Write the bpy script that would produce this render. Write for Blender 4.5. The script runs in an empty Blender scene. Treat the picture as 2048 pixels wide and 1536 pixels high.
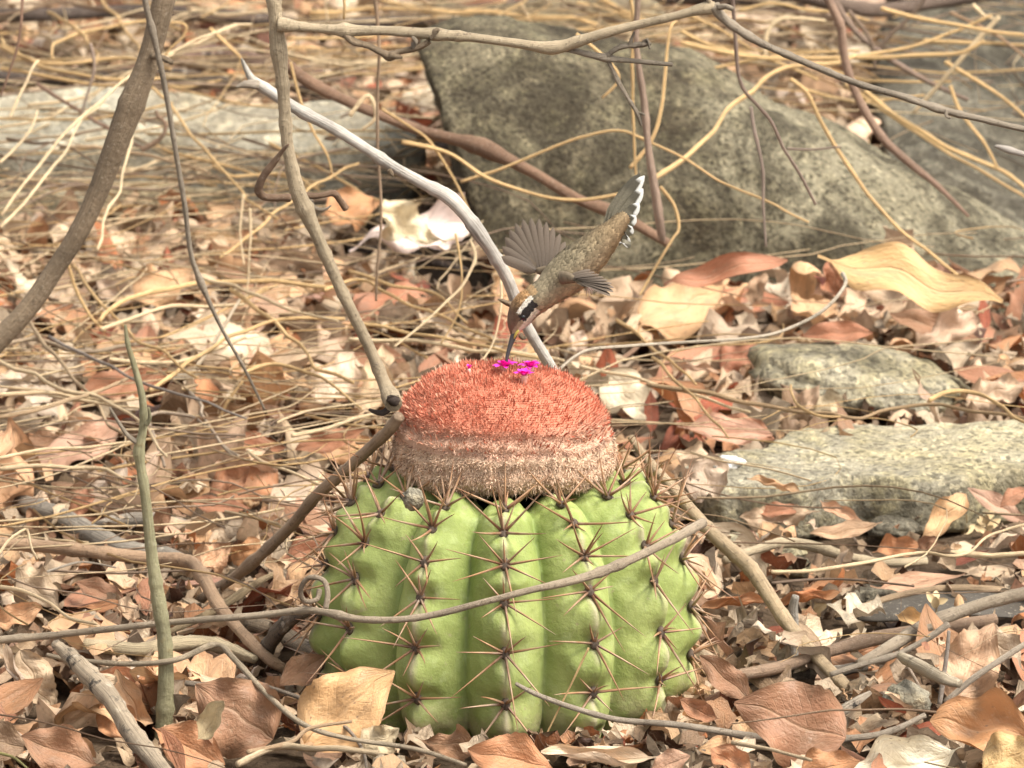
import bpy, math, random
import numpy as np
from mathutils import Vector, Matrix, noise as mnoise

random.seed(7)
rng = np.random.default_rng(7)
R = math.radians
scene = bpy.context.scene
col = scene.collection

# ------------------------------------------------------------------ camera
PITCH = R(13.0)
DIST = 4.0
FPX = 16000.0                    # focal length in photograph pixels (2048 wide)
ZC = 0.165
CAM = np.array([0.0, -DIST * math.cos(PITCH), ZC + DIST * math.sin(PITCH)])
VIEW = np.array([0.0, math.cos(PITCH), -math.sin(PITCH)])
UP = np.array([0.0, math.sin(PITCH), math.cos(PITCH)])
cd = bpy.data.cameras.new('camera')
cam = bpy.data.objects.new('camera', cd)
col.objects.link(cam)
cam.location = CAM
cam.rotation_euler = (math.pi / 2 - PITCH, 0, 0)
cd.sensor_width = 36
cd.lens = 36 * FPX / 2048
cd.clip_start = 0.1
cd.clip_end = 1000
cd.dof.use_dof = True
cd.dof.focus_distance = 3.93
cd.dof.aperture_fstop = 34
scene.camera = cam

# ------------------------------------------------------------------ world, sun, exposure
SUN_EL, SUN_AZ = R(56), R(118)        # azimuth clockwise from +y
w = bpy.data.worlds.new('World')
scene.world = w
w.use_nodes = True
nt = w.node_tree
bg = nt.nodes['Background']
sky = nt.nodes.new('ShaderNodeTexSky')
sky.sky_type = 'NISHITA'
sky.sun_disc = False
sky.sun_elevation = SUN_EL
sky.sun_rotation = SUN_AZ
sky.air_density = 1.0
sky.dust_density = 4.0
hs = nt.nodes.new('ShaderNodeHueSaturation')
hs.inputs['Saturation'].default_value = 0.12       # white, overcast sky
nt.links.new(sky.outputs[0], hs.inputs['Color'])
nt.links.new(hs.outputs[0], bg.inputs['Color'])
bg.inputs['Strength'].default_value = 0.085
sd = bpy.data.lights.new('sun', 'SUN')
sd.energy = 1.5
sd.angle = R(24)
sd.color = (1.0, 0.937, 0.835)
so = bpy.data.objects.new('sun', sd)
col.objects.link(so)
sdir = Vector((math.sin(SUN_AZ) * math.cos(SUN_EL), math.cos(SUN_AZ) * math.cos(SUN_EL), math.sin(SUN_EL)))
so.rotation_euler = sdir.to_track_quat('Z', 'Y').to_euler()
so.location = sdir * 5
scene.view_settings.view_transform = 'Standard'
scene.view_settings.look = 'None'
scene.view_settings.exposure = 1.9
scene.view_settings.gamma = 1
scene.render.engine = 'CYCLES'
scene.cycles.use_denoising = True
scene.cycles.max_bounces = 6

# ------------------------------------------------------------------ pixel geometry
def ray(px, py):
    d = VIEW * FPX + np.array([1.0, 0, 0]) * (px - 1024) + UP * (768 - py)
    return d / np.linalg.norm(d)
def at_h(px, py, h=0.0):
    d = ray(px, py)
    return CAM + d * ((h - CAM[2]) / d[2])
def at_y(px, py, Y):
    d = ray(px, py)
    return CAM + d * ((Y - CAM[1]) / d[1])
def mpp(p):                      # metres per photo pixel at point p
    return float(np.dot(np.asarray(p) - CAM, VIEW)) / FPX
def project(P):
    q = P - CAM
    z = q @ VIEW
    return 1024 + FPX * q[:, 0] / z, 768 - FPX * (q @ UP) / z, z

# ------------------------------------------------------------------ object helpers
def tag(o, label=None, cat=None, group=None, kind=None):
    if label: o['label'] = label
    if cat: o['category'] = cat
    if group: o['group'] = group
    if kind: o['kind'] = kind
    return o
def empty(name, loc=(0, 0, 0)):
    o = bpy.data.objects.new(name, None)
    o.empty_display_size = 0.02
    o.location = loc
    col.objects.link(o)
    return o
def mesh_data(name, V, F, uv=None, cols=None, smooth=True):
    me = bpy.data.meshes.new(name)
    V = np.asarray(V, dtype=np.float32)
    if isinstance(F, np.ndarray):
        n, k = F.shape
        me.vertices.add(len(V)); me.vertices.foreach_set('co', V.ravel())
        me.loops.add(n * k); me.loops.foreach_set('vertex_index', F.astype(np.int32).ravel())
        me.polygons.add(n)
        me.polygons.foreach_set('loop_start', np.arange(0, n * k, k, dtype=np.int32))
        me.update(calc_edges=True)
    else:
        me.from_pydata(V.tolist(), [], F)
    if smooth:
        me.polygons.foreach_set('use_smooth', np.ones(len(me.polygons), dtype=bool))
    if uv is not None:
        li = np.empty(len(me.loops), dtype=np.int32); me.loops.foreach_get('vertex_index', li)
        l = me.uv_layers.new(name='UVMap')
        l.data.foreach_set('uv', np.asarray(uv, dtype=np.float32)[li].ravel())
    if cols is not None:
        for an, arr in cols.items():
            arr = np.asarray(arr, dtype=np.float32)
            if arr.ndim == 1:
                a = me.attributes.new(an, 'FLOAT', 'POINT'); a.data.foreach_set('value', arr)
            else:
                a = me.attributes.new(an, 'FLOAT_COLOR', 'POINT')
                if arr.shape[1] == 3:
                    arr = np.concatenate([arr, np.ones((len(arr), 1), np.float32)], 1)
                a.data.foreach_set('color', arr.ravel())
    me.validate()
    return me
def link(name, me, mat=None, parent=None, color=None):
    o = bpy.data.objects.new(name, me)
    col.objects.link(o)
    if mat is not None and len(me.materials) == 0: me.materials.append(mat)
    if parent is not None: o.parent = parent
    if color is not None: o.color = (*color, 1)
    return o

# ------------------------------------------------------------------ materials
class NB:
    def __init__(s, name):
        s.m = bpy.data.materials.new(name); s.m.use_nodes = True
        s.t = s.m.node_tree; s.b = s.t.nodes['Principled BSDF']; s.out = s.t.nodes['Material Output']
    def n(s, t, **k):
        x = s.t.nodes.new(t)
        for a, v in k.items(): setattr(x, a, v)
        return x
    def l(s, a, b): s.t.links.new(a, b)
    def val(s, x, sock):
        if isinstance(x, (int, float)): sock.default_value = x
        elif isinstance(x, tuple): sock.default_value = (*x, 1) if len(x) == 3 else x
        else: s.l(x, sock)
    def math(s, op, a, b=0.0, c=None, clamp=False):
        x = s.n('ShaderNodeMath', operation=op); x.use_clamp = clamp
        s.val(a, x.inputs[0]); s.val(b, x.inputs[1])
        if c is not None: s.val(c, x.inputs[2])
        return x.outputs[0]
    def mix(s, f, a, b, mode='MIX'):
        x = s.n('ShaderNodeMix', data_type='RGBA', blend_type=mode)
        s.val(f, x.inputs[0]); s.val(a, x.inputs[6]); s.val(b, x.inputs[7])
        return x.outputs[2]
    def ramp(s, f, stops):
        x = s.n('ShaderNodeValToRGB')
        e = x.color_ramp.elements
        while len(e) < len(stops): e.new(0.5)
        for i, (p, c) in enumerate(stops):
            e[i].position = p
            e[i].color = (*c, 1) if isinstance(c, tuple) else (c, c, c, 1)
        s.l(f, x.inputs[0]); return x.outputs[0]
    def noise(s, co, scale, detail=4, rough=0.6, dist=0.0):
        x = s.n('ShaderNodeTexNoise'); x.inputs['Scale'].default_value = scale
        x.inputs['Detail'].default_value = detail; x.inputs['Roughness'].default_value = rough
        x.inputs['Distortion'].default_value = dist
        if co is not None: s.l(co, x.inputs['Vector'])
        return x.outputs['Fac']
    def voro(s, co, scale, feature='F1'):
        x = s.n('ShaderNodeTexVoronoi', feature=feature); x.inputs['Scale'].default_value = scale
        if co is not None: s.l(co, x.inputs['Vector'])
        return x
    def mapping(s, co, scale=(1, 1, 1)):
        x = s.n('ShaderNodeMapping'); x.inputs['Scale'].default_value = scale
        s.l(co, x.inputs['Vector']); return x.outputs[0]
    def bump(s, h, dist, strength=1.0):
        x = s.n('ShaderNodeBump'); x.inputs['Distance'].default_value = dist
        x.inputs['Strength'].default_value = strength
        s.l(h, x.inputs['Height']); s.l(x.outputs[0], s.b.inputs['Normal'])
    def base(s, c, rough=0.7, spec=0.3):
        s.val(c, s.b.inputs['Base Color']); s.val(rough, s.b.inputs['Roughness'])
        s.b.inputs['Specular IOR Level'].default_value = spec
        return s.m

def mat_leaf(name, from_attr):
    k = NB(name)
    if from_attr:
        c = k.n('ShaderNodeAttribute', attribute_name='Col').outputs['Color']
        rnd = k.n('ShaderNodeAttribute', attribute_name='Rnd').outputs['Fac']
    else:
        oi = k.n('ShaderNodeObjectInfo'); c = oi.outputs['Color']; rnd = oi.outputs['Random']
    uv = k.n('ShaderNodeUVMap').outputs[0]
    sx = k.n('ShaderNodeSeparateXYZ'); k.l(uv, sx.inputs[0])
    u = sx.outputs[0]
    v = k.math('ABSOLUTE', k.math('SUBTRACT', sx.outputs[1], 0.5))
    off = k.n('ShaderNodeVectorMath', operation='ADD'); k.l(uv, off.inputs[0])
    cx = k.n('ShaderNodeCombineXYZ'); k.l(k.math('MULTIPLY', rnd, 37.0), cx.inputs[0]); k.l(k.math('MULTIPLY', rnd, 91.0), cx.inputs[1])
    k.l(cx.outputs[0], off.inputs[1])
    co = off.outputs[0]
    mid = k.math('SUBTRACT', 1.0, k.math('DIVIDE', v, 0.035), clamp=True)
    ph = k.math('SUBTRACT', k.math('MULTIPLY', u, 11.0), k.math('MULTIPLY', v, 6.0))
    fr = k.math('ABSOLUTE', k.math('SUBTRACT', k.math('FRACT', ph), 0.5))
    side = k.math('SUBTRACT', 1.0, k.math('DIVIDE', fr, 0.09), clamp=True)
    vein = k.math('MAXIMUM', mid, k.math('MULTIPLY', side, k.ramp(k.noise(co, 4.0, 2, 0.5), [(0.35, 0.05), (0.7, 0.4)])))
    n1 = k.noise(co, 3.2, 5, 0.65)
    n2 = k.noise(co, 14.0, 3, 0.6)
    shade = k.ramp(n1, [(0.26, 0.42), (0.48, 0.95), (0.72, 1.25)])
    c1 = k.mix(1.0, c, shade, 'MULTIPLY')
    blot = k.ramp(k.noise(co, 6.0, 5, 0.7, 0.6), [(0.60, 0.0), (0.72, 1.0)])
    c2 = k.mix(k.math('MULTIPLY', blot, 0.55), c1, (0.13, 0.06, 0.03))
    pale = k.ramp(n2, [(0.58, 0.0), (0.75, 1.0)])
    c3 = k.mix(k.math('MULTIPLY', pale, 0.3), c2, (0.60, 0.47, 0.33))
    c4 = k.mix(k.math('MULTIPLY', vein, 0.30), c3, k.mix(0.5, c3, (0.7, 0.52, 0.33)))
    vs = k.voro(co, 13.0); spot = k.math('MULTIPLY', k.ramp(vs.outputs['Distance'], [(0.10, 1.0), (0.2, 0.0)]), k.ramp(k.noise(co, 2.3, 2, 0.5), [(0.46, 0.0), (0.56, 0.75)]))
    c4 = k.mix(spot, c4, (0.10, 0.05, 0.028))
    edg = k.math('MULTIPLY', k.ramp(k.math('ADD', v, k.math('MULTIPLY', k.math('SUBTRACT', n1, 0.5), 0.25)), [(0.40, 0.0), (0.50, 1.0)]), 0.5)
    c4 = k.mix(edg, c4, k.mix(1.0, c4, (0.42, 0.33, 0.27), 'MULTIPLY'))
    geo = k.n('ShaderNodeNewGeometry')
    c5 = k.mix(k.math('MULTIPLY', geo.outputs['Backfacing'], 0.30), c4, (0.52, 0.36, 0.21))
    k.base(c5, k.ramp(n1, [(0.3, 0.42), (0.7, 0.68)]), 0.35)
    h = k.math('ADD', k.math('MULTIPLY', vein, 0.4), k.math('MULTIPLY', n2, 0.9))
    k.bump(h, 0.0011, 1.0)
    tr = k.n('ShaderNodeBsdfTranslucent'); k.l(c5, tr.inputs[0])
    ms = k.n('ShaderNodeMixShader'); ms.inputs[0].default_value = 0.18
    k.l(k.b.outputs[0], ms.inputs[1]); k.l(tr.outputs[0], ms.inputs[2]); k.l(ms.outputs[0], k.out.inputs[0])
    return k.m
M_LEAF = mat_leaf('dry_leaf', False)
M_LEAF_STUFF = mat_leaf('dry_leaf_litter', True)

def mat_stem(name, from_attr=False, stripe=1.0, spot=0.35, dark=(0.07, 0.045, 0.03), grain=130.0, blotch=0.66):
    k = NB(name)
    c = k.n('ShaderNodeAttribute', attribute_name='Col').outputs['Color'] if from_attr else k.n('ShaderNodeObjectInfo').outputs['Color']
    uv = k.n('ShaderNodeUVMap').outputs[0]
    st = k.noise(k.mapping(uv, (9.0, 55.0, 1)), 1.0, 5, 0.7, 0.3)
    oc = k.n('ShaderNodeTexCoord').outputs['Object']
    bl = k.noise(oc, grain, 5, 0.75)
    big = k.noise(oc, 26.0, 3, 0.6)
    c1 = k.mix(1.0, c, k.ramp(st, [(0.3, 1 - 0.5 * stripe), (0.52, 1.0), (0.75, 1.18)]), 'MULTIPLY')
    c2 = k.mix(1.0, c1, k.ramp(big, [(0.3, blotch), (0.6, 1.1)]), 'MULTIPLY')
    c3 = k.mix(k.math('MULTIPLY', k.ramp(bl, [(0.56, 0.0), (0.66, 1.0)]), spot), c2, dark)
    c3 = k.mix(k.math('MULTIPLY', k.ramp(k.noise(oc, grain * 1.7, 4, 0.7), [(0.58, 0.0), (0.68, 1.0)]), spot * 0.8), c3, k.mix(0.55, c2, (0.62, 0.54, 0.42)))
    k.base(c3, 0.8, 0.22)
    k.bump(k.math('ADD', st, k.math('MULTIPLY', bl, 1.6)), 0.0014, 1.0)
    return k.m
M_BARK = mat_stem('smooth_bark', stripe=0.55, spot=0.6, grain=330.0, dark=(0.09, 0.065, 0.045))
M_WOOD = mat_stem('weathered_wood', stripe=1.5, spot=0.2)
M_ROT = mat_stem('rotten_wood', stripe=1.3, spot=0.95, dark=(0.035, 0.030, 0.027), grain=75.0)
M_STRAW = mat_stem('straw', stripe=0.4, spot=0.16, dark=(0.25, 0.14, 0.07), blotch=0.88)
M_STRAW_STUFF = mat_stem('straw_litter', True, 0.4, 0.16, (0.25, 0.14, 0.07), blotch=0.88)
M_GREEN = mat_stem('green_bark', stripe=0.4, spot=0.5, dark=(0.30, 0.22, 0.10))

def mat_rock(name, a, b, dark, lichen, grain=260.0, lich=0.5, spk=0.6, patch=0.55, flank=None):
    k = NB(name)
    oc = k.n('ShaderNodeTexCoord').outputs['Object']
    big = k.noise(oc, 9.0, 5, 0.65, 0.4)
    med = k.noise(oc, 45.0, 5, 0.7)
    fine = k.noise(oc, grain, 4, 0.75)
    vor = k.voro(oc, grain * 1.1)
    sep = k.n('ShaderNodeSeparateColor'); k.l(vor.outputs['Color'], sep.inputs[0])
    c = k.mix(k.ramp(big, [(0.40, 0.0), (0.58, 1.0)]), a, b)
    c = k.mix(1.0, c, k.ramp(k.noise(oc, 5.0, 4, 0.6, 0.5), [(0.35, 0.55), (0.6, 1.2)]), 'MULTIPLY')
    c = k.mix(k.math('MULTIPLY', k.ramp(med, [(0.48, 0.0), (0.62, 1.0)]), lich), c, lichen)
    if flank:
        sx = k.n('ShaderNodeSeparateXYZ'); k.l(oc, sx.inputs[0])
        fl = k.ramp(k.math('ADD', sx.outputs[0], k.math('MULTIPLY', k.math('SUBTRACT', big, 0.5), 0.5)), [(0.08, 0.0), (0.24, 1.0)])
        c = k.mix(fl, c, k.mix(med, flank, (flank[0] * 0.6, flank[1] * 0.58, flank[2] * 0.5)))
    c = k.mix(k.math('MULTIPLY', k.ramp(sep.outputs[0], [(0.74, 0.0), (0.80, 1.0)]), spk), c, dark)
    c = k.mix(k.math('MULTIPLY', k.ramp(sep.outputs[1], [(0.80, 0.0), (0.86, 1.0)]), 0.55), c, k.mix(1.0, c, (1.75, 1.72, 1.65), 'MULTIPLY'))
    c = k.mix(1.0, c, k.ramp(fine, [(0.3, 0.5), (0.5, 1.0), (0.72, 1.35)]), 'MULTIPLY')
    st = k.ramp(k.noise(oc, 13.0, 6, 0.72, 0.8), [(0.47, 0.0), (0.58, 1.0)])
    c = k.mix(k.math('MULTIPLY', st, patch), c, dark)
    crk = k.ramp(k.voro(oc, 11.0, 'DISTANCE_TO_EDGE').outputs['Distance'], [(0.0, 1.0), (0.012, 0.0)])
    c = k.mix(k.math('MULTIPLY', crk, k.ramp(med, [(0.45, 0.0), (0.6, 0.7)])), c, dark)
    k.base(c, 0.9, 0.15)
    k.bump(k.math('ADD', k.math('MULTIPLY', med, 1.6), fine), 0.004, 0.8)
    return k.m
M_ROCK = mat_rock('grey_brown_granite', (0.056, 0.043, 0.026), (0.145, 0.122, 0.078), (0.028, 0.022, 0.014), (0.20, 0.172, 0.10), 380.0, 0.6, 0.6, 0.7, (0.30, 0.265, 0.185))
M_ROCK2 = mat_rock('grey_granite', (0.10, 0.085, 0.06), (0.17, 0.15, 0.11), (0.05, 0.042, 0.03), (0.25, 0.225, 0.165), 380.0)
M_SLAB = mat_rock('speckled_yellow_granite', (0.33, 0.285, 0.18), (0.39, 0.35, 0.255), (0.09, 0.078, 0.056), (0.42, 0.36, 0.20), 330.0, 0.6, 0.6, 0.22)
M_PALE = mat_rock('pale_limestone', (0.25, 0.22, 0.16), (0.32, 0.295, 0.23), (0.16, 0.13, 0.09), (0.28, 0.235, 0.15), 160.0, 0.5, 0.2, 0.3)
M_TANROCK = mat_rock('tan_slate', (0.26, 0.20, 0.115), (0.33, 0.275, 0.18), (0.13, 0.10, 0.06), (0.35, 0.31, 0.23), 120.0, 0.5, 0.2)

# ------------------------------------------------------------------ ground
def build_ground():
    k = NB('soil')
    oc = k.n('ShaderNodeTexCoord').outputs['Object']
    n = k.noise(oc, 30, 6, 0.7); f = k.noise(oc, 260, 5, 0.75)
    c = k.mix(n, (0.10, 0.065, 0.04), (0.24, 0.17, 0.11))
    c = k.mix(1.0, c, k.ramp(f, [(0.3, 0.45), (0.6, 1.2)]), 'MULTIPLY')
    k.base(c, 0.95, 0.1); k.bump(k.math('ADD', n, f), 0.01, 1.0)
    g = np.concatenate([[-400, -80, -20, -6, -3], np.linspace(-1.6, 1.6, 81), [3, 6, 20, 80, 400]])
    gy = np.concatenate([[-400, -80, -20, -6, -3], np.linspace(-1.2, 3.4, 93), [5, 8, 20, 80, 400]])
    V = []
    for y in gy:
        for x in g:
            near = abs(x) <= 1.6 and -1.2 <= y <= 3.4
            z = 0.010 * (mnoise.noise((x * 5, y * 5, 0.3)) + 0.5 * mnoise.noise((x * 14, y * 14, 2.0))) - 0.004 if near else -0.004
            V.append((x, y, z))
    nx = len(g)
    i, j = np.meshgrid(np.arange(nx - 1), np.arange(len(gy) - 1))
    a = (j * nx + i).ravel()
    F = np.stack([a, a + 1, a + 1 + nx, a + nx], 1)
    o = link('ground', mesh_data('ground', np.array(V), F), k.m)
    tag(o, 'brown soil showing between the fallen leaves', 'ground', kind='structure')
build_ground()

# ------------------------------------------------------------------ tubes
def catmull(P, sub):
    P = np.asarray(P, float); n = len(P)
    out = []
    for i in range(n - 1):
        p0, p1, p2, p3 = P[max(i - 1, 0)], P[i], P[i + 1], P[min(i + 2, n - 1)]
        for s in range(sub):
            t = s / sub
            out.append(0.5 * ((2 * p1) + (-p0 + p2) * t + (2 * p0 - 5 * p1 + 4 * p2 - p3) * t * t + (-p0 + 3 * p1 - 3 * p2 + p3) * t ** 3))
    out.append(P[-1])
    return np.array(out)
def tube(P, rad, seg=8, sub=5, knots=(), wob=0.0, bumpy=0.0, seed=0, flat=1.0, hollow=False, nodes=0.0, kink=0.0, kamp=0.16):
    """knots: (position along 0..1, swelling, spread)"""
    rad = np.broadcast_to(np.asarray(rad, float), (len(P),)).reshape(-1, 1)
    PR = catmull(np.concatenate([np.asarray(P, float), rad], 1), sub)
    C, r = PR[:, :3], np.maximum(PR[:, 3], 1e-5)
    n = len(C)
    d = np.linalg.norm(np.diff(C, axis=0), axis=1)
    L = np.concatenate([[0], np.cumsum(d)])
    s = L / max(L[-1], 1e-9)
    for (kp, sw, sp) in knots:
        r = r * (1 + sw * np.exp(-((s - kp) * L[-1] / sp) ** 2))
    rs = np.random.default_rng(seed)
    if nodes:
        pos_ = rs.uniform(0.004, 0.02)
        while pos_ < L[-1]:
            r = r * (1 + rs.uniform(0.06, 0.22) * np.exp(-((L - pos_) / rs.uniform(0.0012, 0.0028)) ** 2)); pos_ += rs.uniform(0.6, 1.5) * nodes
    if kink:
        ns = max(2, int(L[-1] / kink)); kp = np.linspace(0, L[-1], ns + 1)
        for q in range(3): C[:, q] += np.interp(L, kp, rs.normal(0, kamp, ns + 1) * r.mean())
    if wob:
        for a in range(2):
            f = rs.uniform(18, 60); ph = rs.uniform(0, 6.28, 3)
            for q in range(3): C[:, q] += wob * np.sin(L * f + ph[q]) * (0.6 if a else 1)
    T = np.gradient(C, axis=0); T /= np.linalg.norm(T, axis=1, keepdims=True) + 1e-12
    N = np.zeros_like(T)
    ref = np.array([0, 0, 1.0]) if abs(T[0, 2]) < 0.9 else np.array([1.0, 0, 0])
    v = ref - T[0] * (ref @ T[0]); N[0] = v / np.linalg.norm(v)
    for i in range(1, n):
        v = N[i - 1] - T[i] * (N[i - 1] @ T[i]); N[i] = v / (np.linalg.norm(v) + 1e-12)
    B = np.cross(T, N)
    a = np.linspace(0, 2 * np.pi, seg + 1)
    rr = np.repeat(r[:, None], seg + 1, 1)
    if bumpy:
        for q in range(4):
            fa = rs.integers(1, 4); fl = rs.uniform(15, 90) ; p1 = rs.uniform(0, 6.28)
            rr = rr * (1 + bumpy * 0.5 * np.sin(fa * a[None] + fl * L[:, None] + p1))
        jit = rs.normal(0, bumpy * 0.35, (n, seg + 1)); jit[:, -1] = jit[:, 0]
        rr = rr * (1 + jit)
        rr[:, -1] = rr[:, 0]
    V = C[:, None] + rr[..., None] * (np.cos(a)[None, :, None] * N[:, None] + flat * np.sin(a)[None, :, None] * B[:, None])
    V = V.reshape(-1, 3)
    uv = np.stack([np.repeat(L[:, None] * 2.2, seg + 1, 1) + seed * 0.37 % 5, np.repeat(a[None] / 6.2832, n, 0)], -1).reshape(-1, 2)
    m = seg + 1
    i, j = np.meshgrid(np.arange(seg), np.arange(n - 1))
    q = (j * m + i).ravel()
    F = np.stack([q, q + 1, q + 1 + m, q + m], 1).tolist()
    nv = len(V)
    caps = [C[0] + (T[0] * r[0] * 0.6 if hollow else -T[0] * r[0] * 0.25), C[-1] + T[-1] * r[-1] * 0.4]
    V = np.concatenate([V, caps]); uv = np.concatenate([uv, [[0, 0.5], [0, 0.5]]])
    for i in range(seg):
        F.append([i + 1, i, nv]); b0 = (n - 1) * m
        F.append([b0 + i, b0 + i + 1, nv + 1])
    return V, F, uv
def merge(parts):
    V, F, U, o = [], [], [], 0
    for v, f, u in parts:
        V.append(v); U.append(u); F += [[x + o for x in ff] for ff in f]; o += len(v)
    return np.concatenate(V), F, np.concatenate(U)
def pts_of(path, mode, a, b=None):
    """path: photo pixels; mode 'h': heights a..b above ground; mode 'y': depth a..b"""
    b = a if b is None else b
    n = len(path)
    out = []
    for i, p in enumerate(path):
        t = i / max(n - 1, 1)
        q = a + (b - a) * t if not isinstance(a, (list, tuple)) else a[i]
        out.append(at_h(p[0], p[1], q) if mode == 'h' else at_y(p[0], p[1], q))
    return np.array(out)
def px_tube(path, mode, a, b, d0, d1, **kw):
    P = pts_of(path, mode, a, b)
    n = len(P)
    dia = [d0 + (d1 - d0) * i / (n - 1) for i in range(n)] if not isinstance(d0, (list, tuple)) else d0
    rad = [0.5 * dd * (0.84 if dd >= 12 else 0.9) * mpp(p) for dd, p in zip(dia, P)]
    if max(dia) >= 9: kw.setdefault('nodes', 0.022); kw.setdefault('kink', 0.028); kw.setdefault('kamp', 0.13)
    else: kw.setdefault('kink', 0.022); kw.setdefault('kamp', 0.75)
    return tube(P, rad, **kw)
def tube_obj(name, VFU, mat, color, parent=None):
    V, F, U = VFU
    return link(name, mesh_data(name, V, F, U), mat, parent, color)

# ------------------------------------------------------------------ rocks
def grid_rock(name, rows, nu, nv, amp, freq, mat, label, seed=0.0, cat='rock', ridge=0.0):
    """rows: closed belt of 3-D polylines (back foot, back top, front top, face, front foot), stations along the length"""
    rows = [catmull(r, max(2, nu // (len(r) - 1))) for r in rows]
    G = np.array(rows)                                    # k x n x 3
    k, n = G.shape[:2]
    G2 = np.array([catmull(G[:, i], max(2, nv // (k - 1))) for i in range(n)])   # n x m x 3
    # close the two ends
    def shrink(S, f): 
        c = S.mean(0); return c + (S - c) * f
    ends0 = [shrink(G2[0], f) for f in (0.02, 0.45, 0.85)]
    ends1 = [shrink(G2[-1], f) for f in (0.85, 0.45, 0.02)]
    G2 = np.concatenate([np.array(ends0), G2, np.array(ends1)], 0)
    n, m = G2.shape[:2]
    du = np.gradient(G2, axis=0); dv = np.gradient(G2, axis=1)
    N = np.cross(dv, du); N /= np.linalg.norm(N, axis=2, keepdims=True) + 1e-12
    V = G2.reshape(-1, 3).copy(); Nf = N.reshape(-1, 3)
    for i in range(len(V)):
        p = V[i]
        q = (p[0] * freq + seed, p[1] * freq, p[2] * freq)
        d = mnoise.noise(q) + 0.5 * mnoise.noise((q[0] * 2.3, q[1] * 2.3, q[2] * 2.3)) + 0.28 * mnoise.noise((q[0] * 6, q[1] * 6, q[2] * 6)) + 0.16 * mnoise.noise((q[0] * 15, q[1] * 15, q[2] * 15))
        if ridge: d += ridge * (0.5 - abs(mnoise.noise((q[0] * 1.7 + 5, q[1] * 1.7, q[2] * 3.0))))
        V[i] = p + Nf[i] * d * amp
    i, j = np.meshgrid(np.arange(m - 1), np.arange(n - 1))
    a = (j * m + i).ravel()
    F = np.stack([a, a + m, a + m + 1, a + 1], 1)
    j = np.arange(n - 1) * m
    F = np.concatenate([F, np.stack([j + m - 1, j + 2 * m - 1, j + m, j], 1)])
    o = link(name, mesh_data(name, V, F), mat)
    return tag(o, label, cat)

def shift(P, dx=0, dy=0, dz=0): return np.asarray(P) + np.array([dx, dy, dz])

# the big boulder: face outline measured on the picture, its foot standing on the ground
Yf = 0.93
f_top = pts_of([(848, 105), (905, 92), (1000, 98), (1120, 108), (1250, 128), (1400, 165), (1480, 210), (1560, 250), (1650, 285), (1760, 335), (1900, 408), (2048, 490), (2200, 570)], 'y', Yf + 0.09)
top = pts_of([(860, 75), (915, 48), (1000, 42), (1120, 62), (1250, 98), (1400, 132), (1480, 180), (1560, 228), (1650, 262), (1760, 312), (1900, 388), (2048, 470), (2200, 555)], 'y', Yf + 0.19)
f_mid = pts_of([(930, 340), (960, 340), (1040, 345), (1140, 350), (1260, 360), (1390, 375), (1480, 390), (1560, 405), (1650, 425), (1760, 455), (1900, 500), (2048, 550), (2200, 600)], 'y', Yf + 0.02)
foot = pts_of([(1005, 640), (1030, 640), (1090, 640), (1170, 640), (1270, 640), (1390, 640), (1480, 640), (1560, 640), (1650, 640), (1760, 640), (1900, 640), (2048, 645), (2200, 650)], 'y', Yf)
b_foot = shift(foot, 0, 0.36, -0.02)
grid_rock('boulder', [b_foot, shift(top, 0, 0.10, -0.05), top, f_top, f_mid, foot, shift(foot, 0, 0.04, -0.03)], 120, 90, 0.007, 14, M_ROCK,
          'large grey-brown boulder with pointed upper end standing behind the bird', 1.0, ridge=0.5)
# grey rock behind it
Yb = 1.42
bt = pts_of([(1760, 60), (1800, 10), (1860, -30), (1920, -60), (1990, -75), (2080, -60), (2300, -20), (2500, 40)], 'y', 1.80)
bf = pts_of([(1770, 190), (1810, 170), (1870, 165), (1930, 180), (2000, 205), (2080, 235), (2300, 300), (2500, 340)], 'y', 1.42)
bm = pts_of([(1780, 330), (1820, 315), (1880, 310), (1940, 325), (2010, 350), (2080, 380), (2300, 450), (2500, 500)], 'y', 1.24)
b0 = pts_of([(1790, 470), (1830, 460), (1890, 465), (1950, 480), (2010, 500), (2080, 525), (2300, 600), (2500, 620)], 'y', 1.12)
grid_rock('boulder', [shift(b0, 0, 1.0, -0.05), shift(bt, 0, 0.2, -0.08), bt, bf, bm, b0], 90, 70, 0.012, 11, M_ROCK2,
          'sloping pale grey rock under a tangle of straw behind the big boulder', 4.0, ridge=0.6)

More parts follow.
